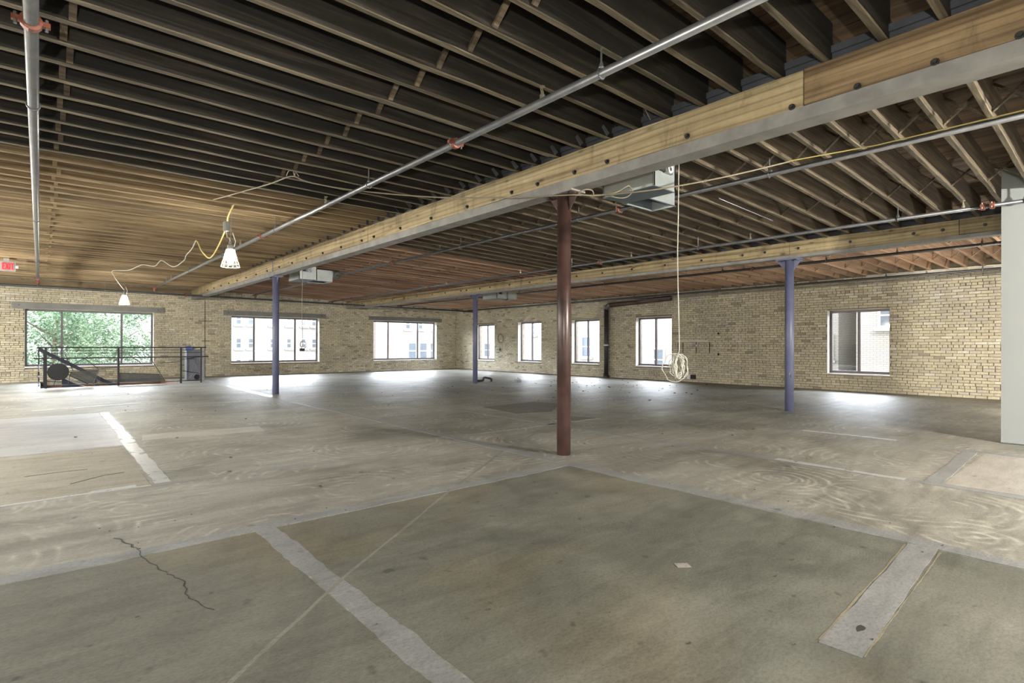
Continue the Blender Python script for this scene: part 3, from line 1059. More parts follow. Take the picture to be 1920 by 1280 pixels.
# ------------------------------------------------------------------ sprinkler pipes
def pipe(name, pts, rad, mat, label, hang, heads, coup, group='sprinkler pipes under the ceiling', drop=None):
    """pts two ends (x,y,z); hang/heads/coup = y positions"""
    a, b = Vector(pts[0]), Vector(pts[-1])
    r = thing(name, label, 'pipe', tuple(a), group)
    MB().tube([a, b], rad, 12).build('pipe_run', mat, r, smooth=True)
    ax = 1 if abs(b.y - a.y) > abs(b.x - a.x) else 0

    def at(v):
        u = (v - a[ax]) / (b[ax] - a[ax])
        return a + (b - a) * u
    for v in hang:
        p = at(v)
        mb = MB()
        mb.torus(tuple(p), rad + .006, .006, 'Y' if ax else 'X', 14, 5)
        mb.tube([(p.x, p.y, p.z + rad), (p.x, p.y, jz(p.x) + .03)], .007, 6)
        mb.lathe([(.014, 0), (.02, .012), (.008, .05)], (p.x, p.y, p.z + rad), 8)
        mb.build('hanger', 'galv', r)
    for v in heads:
        p = at(v)
        mb = MB()
        mb.lathe([(.02, 0), (.02, .03), (.012, .035), (.012, .055), (.006, .06), (.006, .085), (.022, .09), (.022, .095)], (p.x, p.y, p.z + rad - .005), 8)
        mb.tube([(p.x - .014, p.y, p.z + rad + .045), (p.x - .02, p.y, p.z + rad + .065), (p.x - .004, p.y, p.z + rad + .085)], .003, 5)
        mb.build('sprinkler_head', 'brass', r)
    for v in coup:
        p = at(v)
        mb = MB()
        prof = [(rad + .004, -.026), (rad + .018, -.022), (rad + .018, .022), (rad + .004, .026)]
        mb.lathe(prof, tuple(p), 14, 'Y' if ax else 'X')
        if ax:
            for sg in (-1, 1):
                mb.box((p.x + sg * (rad + .03) - .022, p.y - .016, p.z - .014), (p.x + sg * (rad + .03) + .022, p.y + .016, p.z + .014))
        k = mb.build('coupling', 'red_coupling', r)
        if ax:
            for sg in (-1, 1):
                MB().lathe([(.009, -.035), (.009, .035)], (p.x + sg * (rad + .034), p.y, p.z), 6).build('coupling_bolt', 'galv', k)
    if drop:
        x, y, z0, z1 = drop
        MB().tube([(x, y, z0), (x, y, z1)], rad * .75, 8).build('drop_pipe', 'black_pipe', r)
        for zz in (z0, (z0 + z1) / 2 + .02):
            MB().lathe([(rad + .02, -.025), (rad + .02, .025)], (x, y, zz), 10).build('coupling', 'red_coupling', r)
    return r


YM = 21.2
pipe('sprinkler_pipe', [(-.04, -1.9, 3.1), (-.04, YM + .2, 3.1)], .036, 'galv', 'galvanised sprinkler pipe running away down the left edge', (5.75, 11.0, 16.5, 20.6), (18.6,), (4.28, 20.9), drop=(-.04, YM, 3.06, 2.9))
pipe('sprinkler_pipe', [(2.93, -1.9, 3.07), (2.86, YM + .3, 3.07)], .030, 'galv', 'galvanised sprinkler pipe left of the near beam, passing the big lamp', (2.42, 5.9, 9.2, 12.5, 15.8, 19.1),
     (3.0, 7.15, 11.2, 18.3), (4.15, 9.9, 20.9), drop=(2.86, YM, 3.03, 2.89))
pipe('sprinkler_pipe', [(5.93, -1.9, 3.05), (5.97, YM + .3, 3.02)], .027, 'dull_pipe', 'grey sprinkler pipe running just right of the near beam', (2.6, 5.35, 8.3, 11.4, 14.6, 17.8), (3.35, 9.0, 12.3, 16.2),
     (4.62, 10.9, 19.0), drop=(5.97, YM, 2.98, 2.87))
pipe('sprinkler_pipe', [(8.9, -1.5, 2.94), (8.87, YM + .3, 2.94)], .025, 'dull_pipe', 'thin sprinkler pipe along the left side of the far beam', (0.87, 2.15, 5.15, 8.2, 11.4, 14.5, 17.6), (1.45, 4.2, 6.6, 9.9, 13.1),
     (1.17, 1.26, 7.4, 14.0, 19.4), drop=(8.87, YM, 2.9, 2.85))
pipe('sprinkler_pipe', [(11.95, -1.5, 2.9), (11.98, YM + .3, 2.92)], .028, 'black_pipe', 'black sprinkler pipe right of the far beam, over the blue columns', (1.7, 4.1, 6.3, 9.8, 13.4, 17.0), (2.9, 5.8, 8.9, 12.4),
     (5.6, 11.6), drop=(11.98, YM, 2.88, 2.83))
pipe('sprinkler_pipe', [(15.5, -1.5, 2.86), (15.75, YM + .2, 2.88)], .03, 'black_pipe', 'black pipe hugging the top of the right brick wall', (2.2, 4.0, 6.1, 8.3, 11.5, 15.0, 18.5), (3.2, 7.2), (), drop=(15.75, YM, 2.86, 2.8))
pipe('sprinkler_pipe', [(-7.5, YM, 2.93), (16.0, YM, 2.82)], .034, 'black_pipe', 'black cross pipe running along the back wall above the windows', (1.55, 4.75, 9.7, 12.6), (), (3.75, 9.3))

# thin grey conduit pairs along the upper edge of the right wall, and the dark downpipe there
mb = MB()
mb.tube([(15.62, -1.5, 2.8), (15.75, 3.0, 2.79), (15.8, 12.8, 2.79)], .012, 6)
tag(mb.build('conduit', 'galv'), 'thin pale conduit strung below the pipe on the right wall', 'conduit')
r = thing('drain_pipe', 'dark standing drain pipe with elbow against the right brick wall', 'pipe', (16.04, 13.05, 0))
MB().tube([(16.04, 13.05, 0), (16.04, 13.05, 2.56)], .085, 14).build('riser', 'black_pipe', r, smooth=True)
MB().tube([(16.04, 13.05, 2.56), (16.04, 13.02, 2.63), (16.04, 12.95, 2.68), (16.04, 12.85, 2.7)], .095, 12).build('elbow', 'galv', r, smooth=True)
MB().tube([(16.04, 12.88, 2.7), (16.04, 10.3, 2.79)], .09, 12).build('upper_run', 'maroon', r, smooth=True)
MB().lathe([(.092, 1.18), (.092, 1.23)], (16.04, 13.05, 0), 14).build('collar', 'sill', r)
MB().lathe([(.12, 0), (.12, .04), (.09, .1)], (16.04, 13.05, 0), 14).build('base_collar', 'black_pipe', r)

# conduits in the dark left bay and in the middle bay
tag(MB().tube([(-1.5, 4.2, 3.27), (4.2, 4.225, 3.27)], .013, 8).build('conduit', 'galv'), 'thin grey conduit alongside a dark joist in the left bay', 'conduit')
tag(MB().tube([(6.9, 3.69, jz(6.9) + .012), (8.55, 3.69, jz(8.55) + .012)], .008, 6).build('conduit', 'galv'), 'pale conduit beside a joist between the two beams', 'conduit')


# ------------------------------------------------------------------ hanging cage lamps
def lamp(x, y, zb, label, ballast):
    r = thing('work_lamp', label, 'lamp', (x, y, zb), 'caged work lamps')
    top, bot = zb + .30, zb
    cg = MB()
    for k in range(12):
        a = 2 * pi * k / 12
        cg.tube([(x + .055 * cos(a), y + .055 * sin(a), zb + .25), (x + .085 * cos(a), y + .085 * sin(a), zb + .14), (x + .128 * cos(a), y + .128 * sin(a), zb)], .0035, 5)
    for h, rr in ((0, .128), (.05, .112), (.1, .097), (.15, .083), (.2, .07), (.25, .056)):
        cg.torus((x, y, zb + h), rr, .0045, 'Z', 24, 5)
    cg.build('cage', 'cage', r)
    MB().lathe([(.012, .03), (.04, .06), (.05, .1), (.045, .15), (.028, .2), (.024, .24)], (x, y, zb), 14).build('bulb', 'bulb', r, smooth=True)
    MB().lathe([(.034, .24), (.045, .26), (.045, .31), (.025, .33), (.02, .37)], (x, y, zb), 14).build('socket', 'ballast', r)
    sus = MB()
    sus.tube([(x, y, zb + .36), (x + .01, y, zb + .6), (x + .02, y, 3.235)], .004, 5)
    sus.torus((x + .02, y, 3.215), .025, .005, 'X', 12, 5)
    sus.build('hanging_wire', 'galv', r)
    if ballast:
        bx, bz = x - .06, zb + .5
        MB().lathe([(.03, 0), (.042, .01), (.045, .05), (.045, .13), (.03, .15)], (bx, y - .03, bz), 12).build('ballast', 'ballast', r)
        MB().tube([(bx, y - .03, bz), (bx + .01, y - .03, bz - .08), (x - .02, y - .02, zb + .42), (x, y, zb + .36)], .006, 6).build('lead', 'cord_white', r)
    mbx = MB()
    mbx.tube([(x + .05, y, zb + .3), (x + .07, y, zb + .38), (x + .03, y, zb + .5)], .006, 5)
    mbx.build('cage_clip', 'cage', r)
    return r


lamp(2.107, 8.707, 2.338, 'lit caged work lamp hanging nearest, with grey ballast above it', True)
lamp(1.83, 19.0, 2.35, 'smaller lit caged work lamp farther off, above the leafy window', False)


def spline(pts, n=6):
    P = [Vector(p) for p in pts]
    out = []
    for i in range(len(P) - 1):
        p0, p1, p2, p3 = P[max(i - 1, 0)], P[i], P[i + 1], P[min(i + 2, len(P) - 1)]
        for k in range(n):
            t_ = k / n
            out.append(0.5 * ((2 * p1) + (-p0 + p2) * t_ + (2 * p0 - 5 * p1 + 4 * p2 - p3) * t_ ** 2 + (-p0 + 3 * p1 - 3 * p2 + p3) * t_ ** 3))
    out.append(P[-1])
    return out


r = thing('power_cord', 'yellow power cord looping along the joists from lamp to lamp', 'cord', (2.1, 8.6, 3.2))
MB().tube(spline([(2.127, 8.6, 3.23), (2.12, 8.9, 3.1), (2.156, 9.128, 3.0), (2.249, 10.033, 2.85), (2.284, 10.637, 2.75), (2.239, 10.744, 2.73), (2.151, 10.805, 2.85), (2.25, 11.6, 3.12), (2.292, 12.017, 3.22)]), .011, 7).build('near_loop', 'cord_yellow', r, smooth=True)
MB().tube(spline([(2.292, 12.017, 3.22), (2.26, 12.2, 3.08), (2.233, 12.6, 3.0), (2.332, 13.385, 3.0), (2.339, 14.654, 3.0), (2.218, 15.425, 3.22), (2.162, 16.053, 3.15), (2.0, 16.6, 3.23), (1.926, 16.882, 3.22), (1.82, 18.061, 3.22), (1.5, 18.3, 3.2), (1.55, 18.4, 3.05), (1.68, 18.7, 2.9), (1.83, 19.0, 2.74)]), .010, 6).build('far_loop', 'cord_white', r, smooth=True)

r = thing('wire_cable', 'tan cable slung across under the near beam to the pipe beyond', 'cable', (2.3, 6.7, 3.2))
MB().tube(spline([(1.841, 8.519, 3.235), (2.169, 7.234, 3.225), (2.29, 6.718, 3.235), (2.42, 6.66, 3.2), (2.589, 6.563, 3.16), (2.891, 6.32, 3.1), (3.319, 5.776, 3.0), (3.698, 5.206, 2.92), (4.1, 4.456, 2.85), (4.22, 3.95, 2.79), (4.42, 3.78, 2.79), (4.53, 3.366, 2.75), (4.77, 2.995, 2.78), (5.22, 2.658, 2.9), (5.778, 2.328, 3.08)]), .008, 6).build('span', 'cord_tan', r, smooth=True)
MB().tube(spline([(4.42, 3.77, 2.79), (4.36, 3.74, 2.82), (4.28, 3.77, 2.82), (4.25, 3.82, 2.79), (4.28, 3.78, 2.765), (4.4, 3.7, 2.765), (4.55, 3.58, 2.8), (4.63, 3.5, 2.86), (4.68, 3.5, 2.87), (4.7, 3.48, 2.82), (4.66, 3.52, 2.76), (4.58, 3.58, 2.75), (4.47, 3.68, 2.79)]), .007, 6).build('loop', 'cord_tan', r, smooth=True)
MB().tube(spline([(2.25, 6.75, 3.24), (2.27, 6.72, 3.3), (2.31, 6.7, 3.31), (2.33, 6.7, 3.24), (2.35, 6.72, 3.3), (2.38, 6.7, 3.25)]), .005, 5).build('tie', 'cord_white', r)
MB().tube([(5.778, 2.328, 3.085), (5.93, 1.6, 3.083), (5.93, -1.5, 3.083)], .006, 5).build('pipe_tail', 'cord_yellow', r)


# ------------------------------------------------------------------ cables hanging with a coil
def coil_cable(top, zc, rad, n, label, thick, mat):
    x, y, zt = top
    r = thing('hanging_cable', label, 'cable', (x, y, zc - rad), 'cables hanging in coils')
    MB().tube(spline([(x, y, zt), (x + .004, y + .008, zt * .75 + zc * .25), (x - .004, y + .01, (zt + zc) / 2), (x + .004, y - .006, zc + rad + .15), (x, y, zc + rad)]), thick, 6).build('drop_line', mat, r, smooth=True)
    g = random.Random(n)
    cl = MB()
    ax = Vector((0.66, -0.75, 0)).normalized()     # coil plane roughly faces the room
    for k in range(n):
        tw = g.uniform(-.5, .5)
        u = Vector((cos(tw) * .75 - sin(tw) * -.66, 0, 0))
        d = Vector((0.75 * cos(tw) + .66 * sin(tw), -.66 * cos(tw) + .75 * sin(tw), 0))
        rr, sx = rad * g.uniform(.62, 1.08), g.uniform(.3, .85)
        off = Vector((g.uniform(-.03, .03), g.uniform(-.03, .03), 0))
        c = Vector((x, y, zc + (rad - rr) * .6)) + off
        pts = [c + d * (sx * rr * sin(2 * pi * q / 22) + .012 * sin(q * 1.7 + k)) + Vector((0, 0, rr * cos(2 * pi * q / 22))) for q in range(23)]
        cl.tube(pts, thick * .8, 5)
    cl.build('coil', mat, r, smooth=True)
    return r


coil_cable((5.2, 3.24, 3.2), .965, .145, 10, 'white cable hanging in a coil right of the maroon column', .006, 'cord_white')
r2 = coil_cable((4.345, 12.0, 2.9), 1.2, .085, 4, 'dark coiled cable hanging on a thin line before the middle wide window', .006, 'cord_tan')
MB().box((4.3, 11.97, 1.06), (4.39, 12.03, 1.12)).build('coil_tie', 'rubber', r2)

# ------------------------------------------------------------------ air boxes


def air_box(x0, x1, x2, y0, y1, ya, yb, z0, z1, label, knob):
    r = thing('air_handler', label, 'duct unit', ((x0 + x2) / 2, (y0 + y1) / 2, z0), 'galvanised duct units')
    MB().box((x0, y0, z0), (x1, y1, z1)).build('housing', 'galv_sheet', r)
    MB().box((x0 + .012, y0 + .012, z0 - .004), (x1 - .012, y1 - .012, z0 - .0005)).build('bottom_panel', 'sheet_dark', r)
    for yy in (y0, y1 - .012):
        MB().box((x0 - .008, yy, z0 - .006), (x0 + .02, yy + .012, z1)).build('edge_flange', 'galv', r)
        MB().box((x1 - .02, yy, z0 - .006), (x1 + .004, yy + .012, z1)).build('edge_flange', 'galv', r)
    t_ = .006
    o = MB()
    o.box((x1, ya, z0), (x2, ya + t_, z1 - .03))
    o.box((x1, yb - t_, z0), (x2, yb, z1 - .03))
    o.box((x2 - t_, ya + t_, z0), (x2, yb - t_, z1 - .03))
    o.box((x1, ya + t_, z1 - .036), (x2 - t_, yb - t_, z1 - .03))
    o.build('outlet_hood', 'galv_sheet', r)
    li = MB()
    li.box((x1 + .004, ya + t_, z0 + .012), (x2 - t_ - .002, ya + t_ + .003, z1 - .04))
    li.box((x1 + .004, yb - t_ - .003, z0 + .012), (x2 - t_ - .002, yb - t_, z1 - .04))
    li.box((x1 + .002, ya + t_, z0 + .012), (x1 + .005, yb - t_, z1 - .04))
    li.build('outlet_lining', 'sheet_dark', r)  # inner skins added, darkened for the shade inside the hood
    rim = MB()
    rim.box((x1, ya - .014, z0 - .002), (x2 + .014, ya, z0 + .004))
    rim.box((x1, yb, z0 - .002), (x2 + .014, yb + .014, z0 + .004))
    rim.box((x2, ya, z0 - .002), (x2 + .014, yb, z0 + .004))
    rim.build('outlet_rim', 'galv', r)
    if knob:
        MB().box((x0 + .09, y0 - .035, z1 - .13), (x0 + .16, y0, z1 - .06)).build('control_box', 'rubber', r)
        mb = MB()
        mb.box((x0 + .16, y0 - .03, z1 - .14), (x0 + .3, y0, z1 - .05))
        mb.build('actuator', 'galv', r)
        MB().torus((x0 + .245, y0 - .035, z1 - .09), .035, .012, 'Y', 16, 6).build('actuator_dial', 'sill', r)
    for yy in (y0 + .05, y1 - .05):
        for xx in (x0 + .05, x1 - .05):
            MB().box((xx, yy - .012, z1), (xx + .006, yy + .012, jz(x0) + .05)).build('hanger_strap', 'galv', r)
    return r


air_box(4.8, 5.2, 5.72, 3.28, 3.95, 3.62, 3.94, 2.86, 3.16, 'galvanised duct unit hung close behind the near beam, beside the maroon column', True)
a2 = air_box(4.85, 5.3, 5.78, 13.62, 14.35, 13.8, 14.35, 2.84, 3.16, 'galvanised duct unit high beside the left blue column', True)
MB().torus((5.95, 13.9, 3.05), .09, .02, 'Y', 18, 6).build('round_collar', 'galv', a2)
MB().tube([(5.78, 14.0, 3.08), (6.0, 14.0, 3.08)], .09, 16).build('duct_stub', 'galv_sheet', a2, smooth=True)
air_box(11.1, 11.55, 11.95, 13.5, 14.25, 13.5, 14.0, 2.71, 2.98, 'small shiny duct unit behind the far beam beside the far corner column', True)

# ------------------------------------------------------------------ exit sign
r = thing('exit_sign', 'red lettered EXIT sign hanging from the joists at the left edge', 'sign', (-.6, 17.7, 2.94))
MB().box((-.76, 17.68, 2.94), (-.435, 17.73, 3.17)).build('housing', 'sign_box', r)
MB().box((-.685, 17.674, 2.965), (-.46, 17.68, 3.15)).build('face', 'exit_face', r)
MB().box((-.65, 17.69, 3.17), (-.55, 17.72, 3.246)).build('mount', 'sign_box', r)
MB().lathe([(.03, -.435), (.035, -.39), (.0, -.385)], (0, 17.705, 3.05), 10, 'X').build('side_lamp', 'sill', r)
lt = MB()


def stroke(p, q, w=.018):
    lt.bar((p[0], 17.67, p[1]), (q[0], 17.67, q[1]), .008, w)


zt, zb_ = 3.135, 2.985
for x0, ch in ((-.672, 'E'), (-.614, 'X'), (-.552, 'I'), (-.524, 'T')):
    if ch == 'E':
        lt.box((x0, 17.666, zb_), (x0 + .017, 17.674, zt))
        for zz in (zb_, (zb_ + zt) / 2 - .012, zt - .024):
            lt.box((x0 + .017, 17.666, zz), (x0 + .048, 17.674, zz + .024))
    elif ch == 'X':
        stroke((x0, zb_), (x0 + .052, zt))
        stroke((x0, zt), (x0 + .052, zb_))
    elif ch == 'I':
        lt.box((x0, 17.666, zb_), (x0 + .017, 17.674, zt))
    else:
        lt.box((x0 + .018, 17.666, zb_), (x0 + .036, 17.674, zt - .024))
        lt.box((x0, 17.666, zt - .024), (x0 + .054, 17.674, zt))
lt.build('lettering', 'exit_red', r)

# ------------------------------------------------------------------ stair railing
YRAIL = 19.44
r = thing('stair_railing', 'black metal railing with disc and rod artwork around the stair opening', 'railing', (1.9, YRAIL, 0))
MB().box((-.05, YRAIL - .03, 1.09), (4.0, YRAIL + .03, 1.13)).build('handrail', 'rail', r)
MB().box((-.05, YRAIL + .03, 1.09), (.01, 21.1, 1.13)).build('handrail', 'rail', r)
MB().box((-.11, YRAIL - .06, .80), (4.06, YRAIL - .025, .835)).build('lower_rail', 'rail', r)
MB().box((-.05, YRAIL, .80), (-.02, 21.1, .83)).build('lower_rail', 'rail', r)
for zz in (1.03, .95):
    MB().box((.13, YRAIL - .008, zz - .008), (3.86, YRAIL + .008, zz + .008)).build('thin_rail', 'rail', r)
    MB().box((-.02, YRAIL, zz - .008), (-.004, 20.6, zz + .008)).build('thin_rail', 'rail', r)
for x_, w_ in ((.13, .025), (1.735, .025), (3.31, .025), (3.86, .02)):
    MB().box((x_ - w_, YRAIL - .025, 0), (x_ + w_, YRAIL + .025, 1.09)).build('post', 'rail', r)
MB().box((-.03, 20.55, 0), (.0, 20.58, 1.09)).build('post', 'rail', r)
for x0, x1 in ((1.76, 3.29), (3.33, 3.84), (.2, 1.71)):
    MB().box((x0, YRAIL - .01, .06), (x1, YRAIL + .01, .08)).build('bottom_rail', 'rail', r)
MB().lathe([(.235, YRAIL - .012), (.235, YRAIL + .004)], (.39, 0, .44), 40, 'Y').build('disc', 'rail', r)
MB().lathe([(.085, YRAIL - .012), (.085, YRAIL + .004)], (3.745, 0, .18), 24, 'Y').build('disc', 'rail', r)
for a, b in [((.53, .93), (.71, .46)), ((.66, .61), (1.17, .95)), ((.96, .80), (1.27, .5)), ((.64, .46), (1.71, .53)), ((1.28, .48), (1.16, .08)), ((.15, .63), (.3, .72)), ((.66, .44), (.6, .08)),
             ((.62, .33), (1.04, .08)), ((.15, .2), (.6, .15)), ((.33, .21), (.3, .08)), ((2.5, .82), (2.89, .08)), ((2.65, .62), (3.29, .68)), ((3.33, .74), (3.68, .79)), ((3.33, .39), (3.84, .28)),
             ((3.72, .79), (3.61, .33)), ((3.66, .27), (3.48, .08)), ((1.76, .37), (2.76, .30))]:
    MB().tube([(a[0], YRAIL, a[1]), (b[0], YRAIL, b[1])], .009, 6).build('rod', 'rail', r)
MB().tube([(3.68, YRAIL, .62), (3.83, YRAIL, .28)], .009, 6).build('rod', 'galv', r)
for poly in ([(.66, .44), (1.27, .48), (1.15, .09), (1.03, .09), (.62, .32)], [(1.76, .36), (2.74, .30), (2.87, .09), (1.76, .09)]):
    MB().prism([(a, YRAIL + .004, b) for a, b in poly], (0, .003, 0)).build('mesh_panel', 'mesh', r)
for a, b in (((19.46, .78), (20.5, .55)), ((19.46, .5), (20.5, .78)), ((19.46, .45), (20.55, .45)), ((19.46, .3), (20.55, .3)), ((19.46, .07), (20.5, .28)), ((19.46, .28), (20.5, .07)), ((19.46, .07), (20.55, .07))):
    MB().tube([(-.015, a[0], a[1]), (-.015, b[0], b[1])], .009, 6).build('rod', 'rail', r)
MB().box((-.02, 19.47, .46), (-.017, 20.54, .78)).build('mesh_panel', 'mesh', r)

# staircase with its own sloping handrail
r = thing('staircase', 'dark blue steel stair descending to the right behind the railing', 'stair', (1.6, 21.5, 0))
for k in range(12):
    x0 = .12 + k * .262
    z = -.19 * (k + 1)
    MB().box((x0, 20.98, z - .03), (x0 + .28, 22.2, z)).build('tread', 'rawsteel', r)
for yy in (20.93, 22.22):
    MB().prism([(.04, yy, -.02), (.04, yy, -.3), (3.2, yy, -2.6), (3.2, yy, -2.3)], (0, .04, 0)).build('stringer', 'stairblue', r)
yy = 20.9
MB().bar((-.02, yy, 1.06), (2.9, yy, -.82), .05, .1).build('handrail', 'stairblue', r)
MB().bar((.05, yy, .78), (2.9, yy, -1.06), .02, .02).build('mid_rail', 'rail', r)
MB().bar((.05, yy, .68), (2.9, yy, -1.16), .02, .02).build('mid_rail', 'rail', r)
MB().bar((.05, yy, .56), (2.9, yy, -1.28), .02, .035).build('mid_rail', 'rawsteel', r)
for x_ in (.1, 1.3, 2.5):
    zz = 1.02 - (x_ + .02) * .644
    MB().box((x_ - .018, yy - .018, zz - 1.25), (x_ + .018, yy + .018, zz)).build('baluster', 'stairblue', r)
MB().prism([(.5, yy, .22), (.5, yy, -.3), (1.9, yy, -.9), (1.9, yy, -.68)], (0, .01, 0)).build('side_panel', 'stairblue', r)

# ------------------------------------------------------------------ cabinet by the railing
r = thing('cabinet', 'low grey steel cabinet standing behind the railing end', 'cabinet', (3.95, 20.85, 0))
MB().box((3.69, 20.7, .02), (4.09, 21.05, 1.0)).build('body', 'cab', r)
MB().box((3.72, 20.688, .06), (4.06, 20.7, .96)).build('door', 'cab', r)
MB().box((4.1, 20.66, .0), (4.2, 21.06, 1.0)).build('side_post', 'cab_side', r)
MB().lathe([(.012, 20.67), (.012, 20.69)], (3.75, 0, .55), 8, 'Y').build('handle', 'galv', r)
MB().box((3.7, 20.72, 0), (4.08, 21.03, .02)).build('plinth', 'rail', r)
tag(MB().prism([(3.66, 20.75, 1.001), (3.86, 20.75, 1.001), (3.87, 20.75, 1.12), (3.8, 20.75, 1.16), (3.67, 20.75, 1.14)], (0, .12, 0)).build('tool_case', 'blue_bag'),
    'small dark blue case lying on the grey cabinet', 'case')
mb = MB()
mb.lathe([(.035, 0), (.04, .02), (.04, .09), (.018, .12), (.018, .15)], (3.92, 20.85, 1.001), 12)
tag(mb.build('spray_bottle', 'pale_blue'), 'pale blue plastic bottle standing on the grey cabinet', 'bottle')

# ------------------------------------------------------------------ things on the right wall
r = thing('cable_ring', 'round hoop of dark cable hung on the right wall between two windows', 'cable', (16.14, 19.35, 1.3))
for k in range(3):
    MB().torus((16.13 + .008 * k, 19.35 + .01 * k, 1.505), .2 - .008 * k, .012, 'X', 28, 6).build('strand', 'cord_tan', r)
MB().lathe([(.012, 16.1), (.012, 16.17)], (0, 19.35, 1.72), 6, 'X').build('nail', 'galv', r)
r = thing('junction_box', 'small dark junction box under the cable hoop on the wall', 'box', (16.14, 19.46, .94))
MB().box((16.1, 19.4, .94), (16.17, 19.52, 1.05)).build('body', 'ballast', r)
MB().tube([(16.13, 19.4, 1.0), (16.13, 19.36, 1.03), (16.15, 19.33, 1.0)], .012, 6).build('stub', 'rubber', r)
r = thing('outlet_box', 'white outlet box low on the right wall near the hanging coil', 'box', (16.13, 9.65, .1))
MB().box((16.1, 9.6, .1), (16.17, 9.72, .24)).build('body', 'sill', r)
MB().box((16.1, 9.44, .1), (16.17, 9.59, .24)).build('open_half', 'rubber', r)

# ------------------------------------------------------------------ loose things on the floor
tag(MB().tube(spline([(10.7, 14.1, .02), (10.9, 14.25, .02), (11.0, 14.1, .04), (11.15, 14.2, .12), (11.3, 14.05, .08), (11.2, 13.9, .02)]), .035, 7).build('rubber_strap', 'rubber', smooth=True),
    'black rubber strap curled on the floor by the far blue column', 'strap')
mb = MB()
mb.hexa([(11.62, 13.12, 0.0), (11.84, 13.14, 0.0), (11.84, 13.28, 0.0), (11.64, 13.28, 0.0), (11.65, 13.14, .09), (11.82, 13.16, .1), (11.81, 13.26, .09), (11.66, 13.26, .1)])
tag(mb.build('block', 'ballast'), 'small dark block lying on the floor right of the rubber strap', 'block')
mb = MB()
mb.prism([(.49, 1.975, .003), (.52, 1.985, .003), (.525, 2.005, .003), (.5, 2.0, .003)], (0, 0, .002))
tag(mb.build('paper_scrap', 'paper'), 'tiny white paper scrap on the near left slab', 'scrap')
mb = MB()
mb.prism([(2.6, 1.62, .002), (2.66, 1.575, .002), (2.69, 1.62, .002), (2.63, 1.665, .002)], (0, 0, .002))
tag(mb.build('tape_scrap', 'slab_light'), 'pale square scrap stuck on the slab before the maroon column', 'scrap')
ch = MB()
g = random.Random(4)
for k in range(260):
    if k < 70:
        x, y = g.gauss(12.2, 1.6), g.gauss(10.6, 1.8)
        s_ = g.uniform(.012, .04)
    elif k < 160:
        y = g.uniform(.6, 4.5)
        x = g.uniform(.2, 6.5)
        s_ = g.uniform(.003, .009)
    else:
        x, y = g.uniform(0, 14), g.uniform(3, 18)
        s_ = g.uniform(.006, .02)
    if x < 0 or x > 15.5 or (HX0 - .2 < x < HX1 + .3 and y > 19):
        continue
    a = g.uniform(0, pi)
    pts = [(x + s_ * cos(a + q * 2 * pi / 5) * g.uniform(.5, 1.3), y + s_ * .7 * sin(a + q * 2 * pi / 5) * g.uniform(.5, 1.2), .0045) for q in range(5)]
    ch.prism(pts, (0, 0, s_ * .45))
o = stuff(ch.build('debris', 'chip'))
o['label'] = 'dark chips and crumbs scattered over the concrete floor'
o['category'] = 'debris'

# ------------------------------------------------------------------ outside
struct(MB().box((-60, -60, -5.3), (120, 120, -5.0)).build('ground', 'ground'))


def leaf_tree(x, y, h, crown, n, seed, label):
    g = random.Random(seed)
    r = thing('tree', label, 'tree', (x, y, -5), 'trees outside the left window')
    tr_ = MB()
    tr_.tube([(x, y, -5), (x + .1, y, -2), (x - .1, y + .1, 1), (x, y, h * .7)], [.22, .17, .12, .04], 8)
    for k in range(14):
        a = g.uniform(0, 2 * pi)
        z0 = g.uniform(-2.0, h * .5)
        L = g.uniform(.8, 2.4)
        tr_.tube([(x, y, z0), (x + L * .6 * cos(a), y + L * .6 * sin(a), z0 + L * .4), (x + L * cos(a), y + L * sin(a), z0 + L * .7)], [.06, .04, .015], 5)
    tr_.build('trunk', 'trunk', r)
    v, f = [], []
    blobs = [(x + g.gauss(0, crown * .5), y + g.gauss(0, crown * .4), g.uniform(-2.6, h), g.uniform(.5, 1.2)) for _ in range(60)]
    for k in range(n):
        bx, by, bz, br = g.choice(blobs)
        d = Vector((g.gauss(0, 1), g.gauss(0, 1), g.gauss(0, .7))).normalized() * br * g.uniform(.6, 1.05)
        c = Vector((bx, by, bz)) + d
        s_ = g.uniform(.045, .095)
        u = Vector((g.gauss(0, 1), g.gauss(0, 1), g.gauss(0, .6))).normalized()
        w = u.cross(Vector((g.gauss(0, 1), g.gauss(0, 1), g.gauss(0, 1)))).normalized()
        m = len(v)
        v += [tuple(c - u * s_), tuple(c + w * s_ * .45), tuple(c + u * s_ * 1.1), tuple(c - w * s_ * .45)]
        f.append((m, m + 1, m + 2, m + 3))
    mb = MB()
    mb.v, mb.f = v, f
    stuff(mb.build('foliage', 'leaf', r))


leaf_tree(.6, 32.0, 3.4, 1.7, 20000, 1, 'leafy green tree filling the left light of the left window')
leaf_tree(5.1, 33.6, 3.2, 1.6, 20000, 2, 'leafy green tree showing in the right light of the left window')
leaf_tree(2.3, 39.5, 2.6, 1.9, 15000, 5, 'leafy green tree standing behind the other two, middle of the left window')


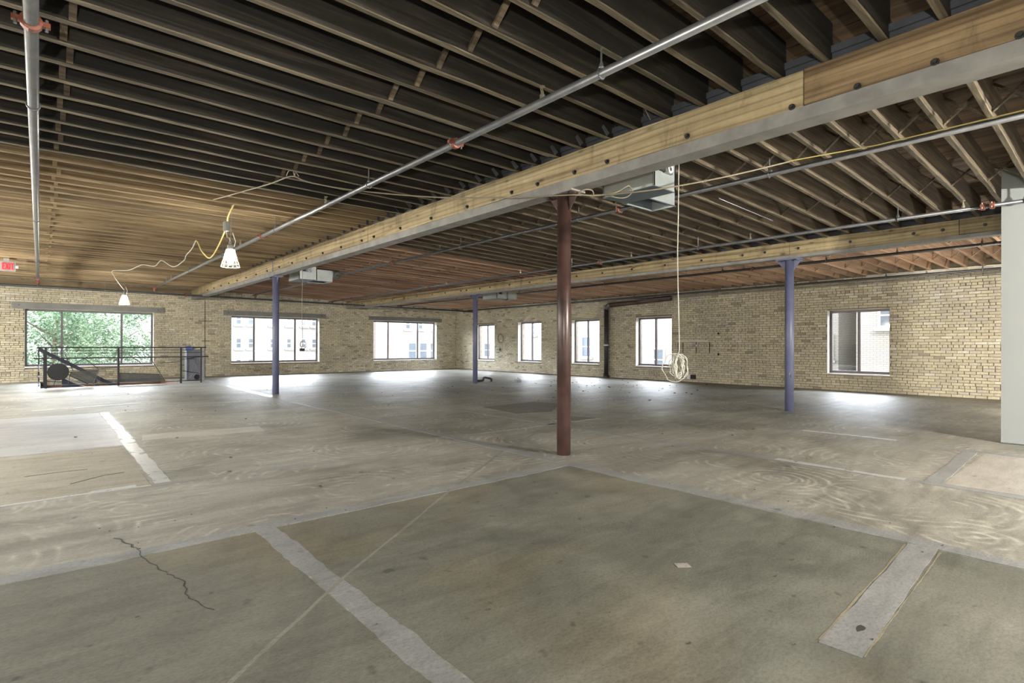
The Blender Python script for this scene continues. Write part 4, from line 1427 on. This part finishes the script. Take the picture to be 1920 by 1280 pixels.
def building(label, box, mat, axis, wins, ww, wh, face):
    (x0, y0, z0), (x1, y1, z1) = box
    r = thing('building', label, 'building', ((x0 + x1) / 2, (y0 + y1) / 2, z0))
    MB().box(*box).build('wall', mat, r)
    for (u, z, a, b) in [(w_[0], w_[1], (w_[2] if len(w_) > 2 else ww), (w_[3] if len(w_) > 3 else wh)) for w_ in wins]:
        def P(d, uu, zz):
            return (face - d, uu, zz) if axis == 'X' else (uu, face - d, zz)

        def bx(p, q):
            return tuple(min(i, j) for i, j in zip(p, q)), tuple(max(i, j) for i, j in zip(p, q))
        fo = MB()
        fw = .09
        fo.box(*bx(P(.0, u - a / 2, z), P(.06, u - a / 2 + fw, z + b)))
        fo.box(*bx(P(.0, u + a / 2 - fw, z), P(.06, u + a / 2, z + b)))
        fo.box(*bx(P(.0, u - a / 2 + fw, z + b - fw), P(.06, u + a / 2 - fw, z + b)))
        fo.box(*bx(P(.0, u - a / 2 + fw, z), P(.06, u + a / 2 - fw, z + fw)))
        fo.box(*bx(P(.0, u - a / 2 + fw, z + b * .5 - .03), P(.05, u + a / 2 - fw, z + b * .5 + .03)))
        w = fo.build('window', 'far_frame', r)
        MB().box(*bx(P(.0, u - a / 2 + fw, z + fw), P(.02, u + a / 2 - fw, z + b - fw))).build('pane', 'far_glass', w)
        MB().box(*bx(P(0, u - a / 2 - .1, z - .12), P(.14, u + a / 2 + .1, z))).build('sill', 'far_stone', r)
    return r


building('pale rendered building with small windows beyond the middle wide window', ((8.5, 42, -5), (17.6, 50, 12)), 'fac_white', 'Y',
         [(u, z) for u in (10.7, 11.5, 13.0, 14.2, 15.3, 16.1, 16.9) for z in (.9, 2.6)] + [(u, z) for u in (10.7, 11.5) for z in (-.6,)], .45, .8, 42)
building('pinkish brick building with a bay of windows beyond the right wide window', ((18.3, 36, -5), (30, 46, 12)), 'fac_pink', 'Y',
         [(21.3, .1, .8, 1.3), (22.25, .1, .8, 1.3), (23.2, .1, .8, 1.3), (20.9, 2.35, .5, .8), (22.0, 2.35, .5, .8), (23.3, 2.35, .5, .8)], .8, 1.3, 36)
building('long cream brick building facing the windows of the right wall', ((27, 8.75, -5), (40, 35.8, 12)), 'fac_cream', 'X',
         [(9.12, .55, .34, 1.15), (18.1, -.3, .8, 1.35), (23.6, .4, .9, 1.4), (28.6, 1.9, .5, .8), (29.9, 1.9, .5, .8), (29.8, -.1, .6, 1.2), (34.0, .2, .9, 1.2)], .6, 1.1, 27)
building('near cream brick building behind the right half of the nearest window', ((25, -12, -5), (40, 7.45, 12)), 'fac_cream', 'X', [(6.45, 1.9, .5, 1.0)], .6, 1.2, 25)
building('dark brick building down the alley behind the nearest window', ((46, -5, -5), (56, 40, 7)), 'fac_dark', 'X', [(13.8, .3, .9, 2.3), (15.3, .3, .8, 2.0), (16.8, .3, .8, 2.0)], .8, 2.0, 46)
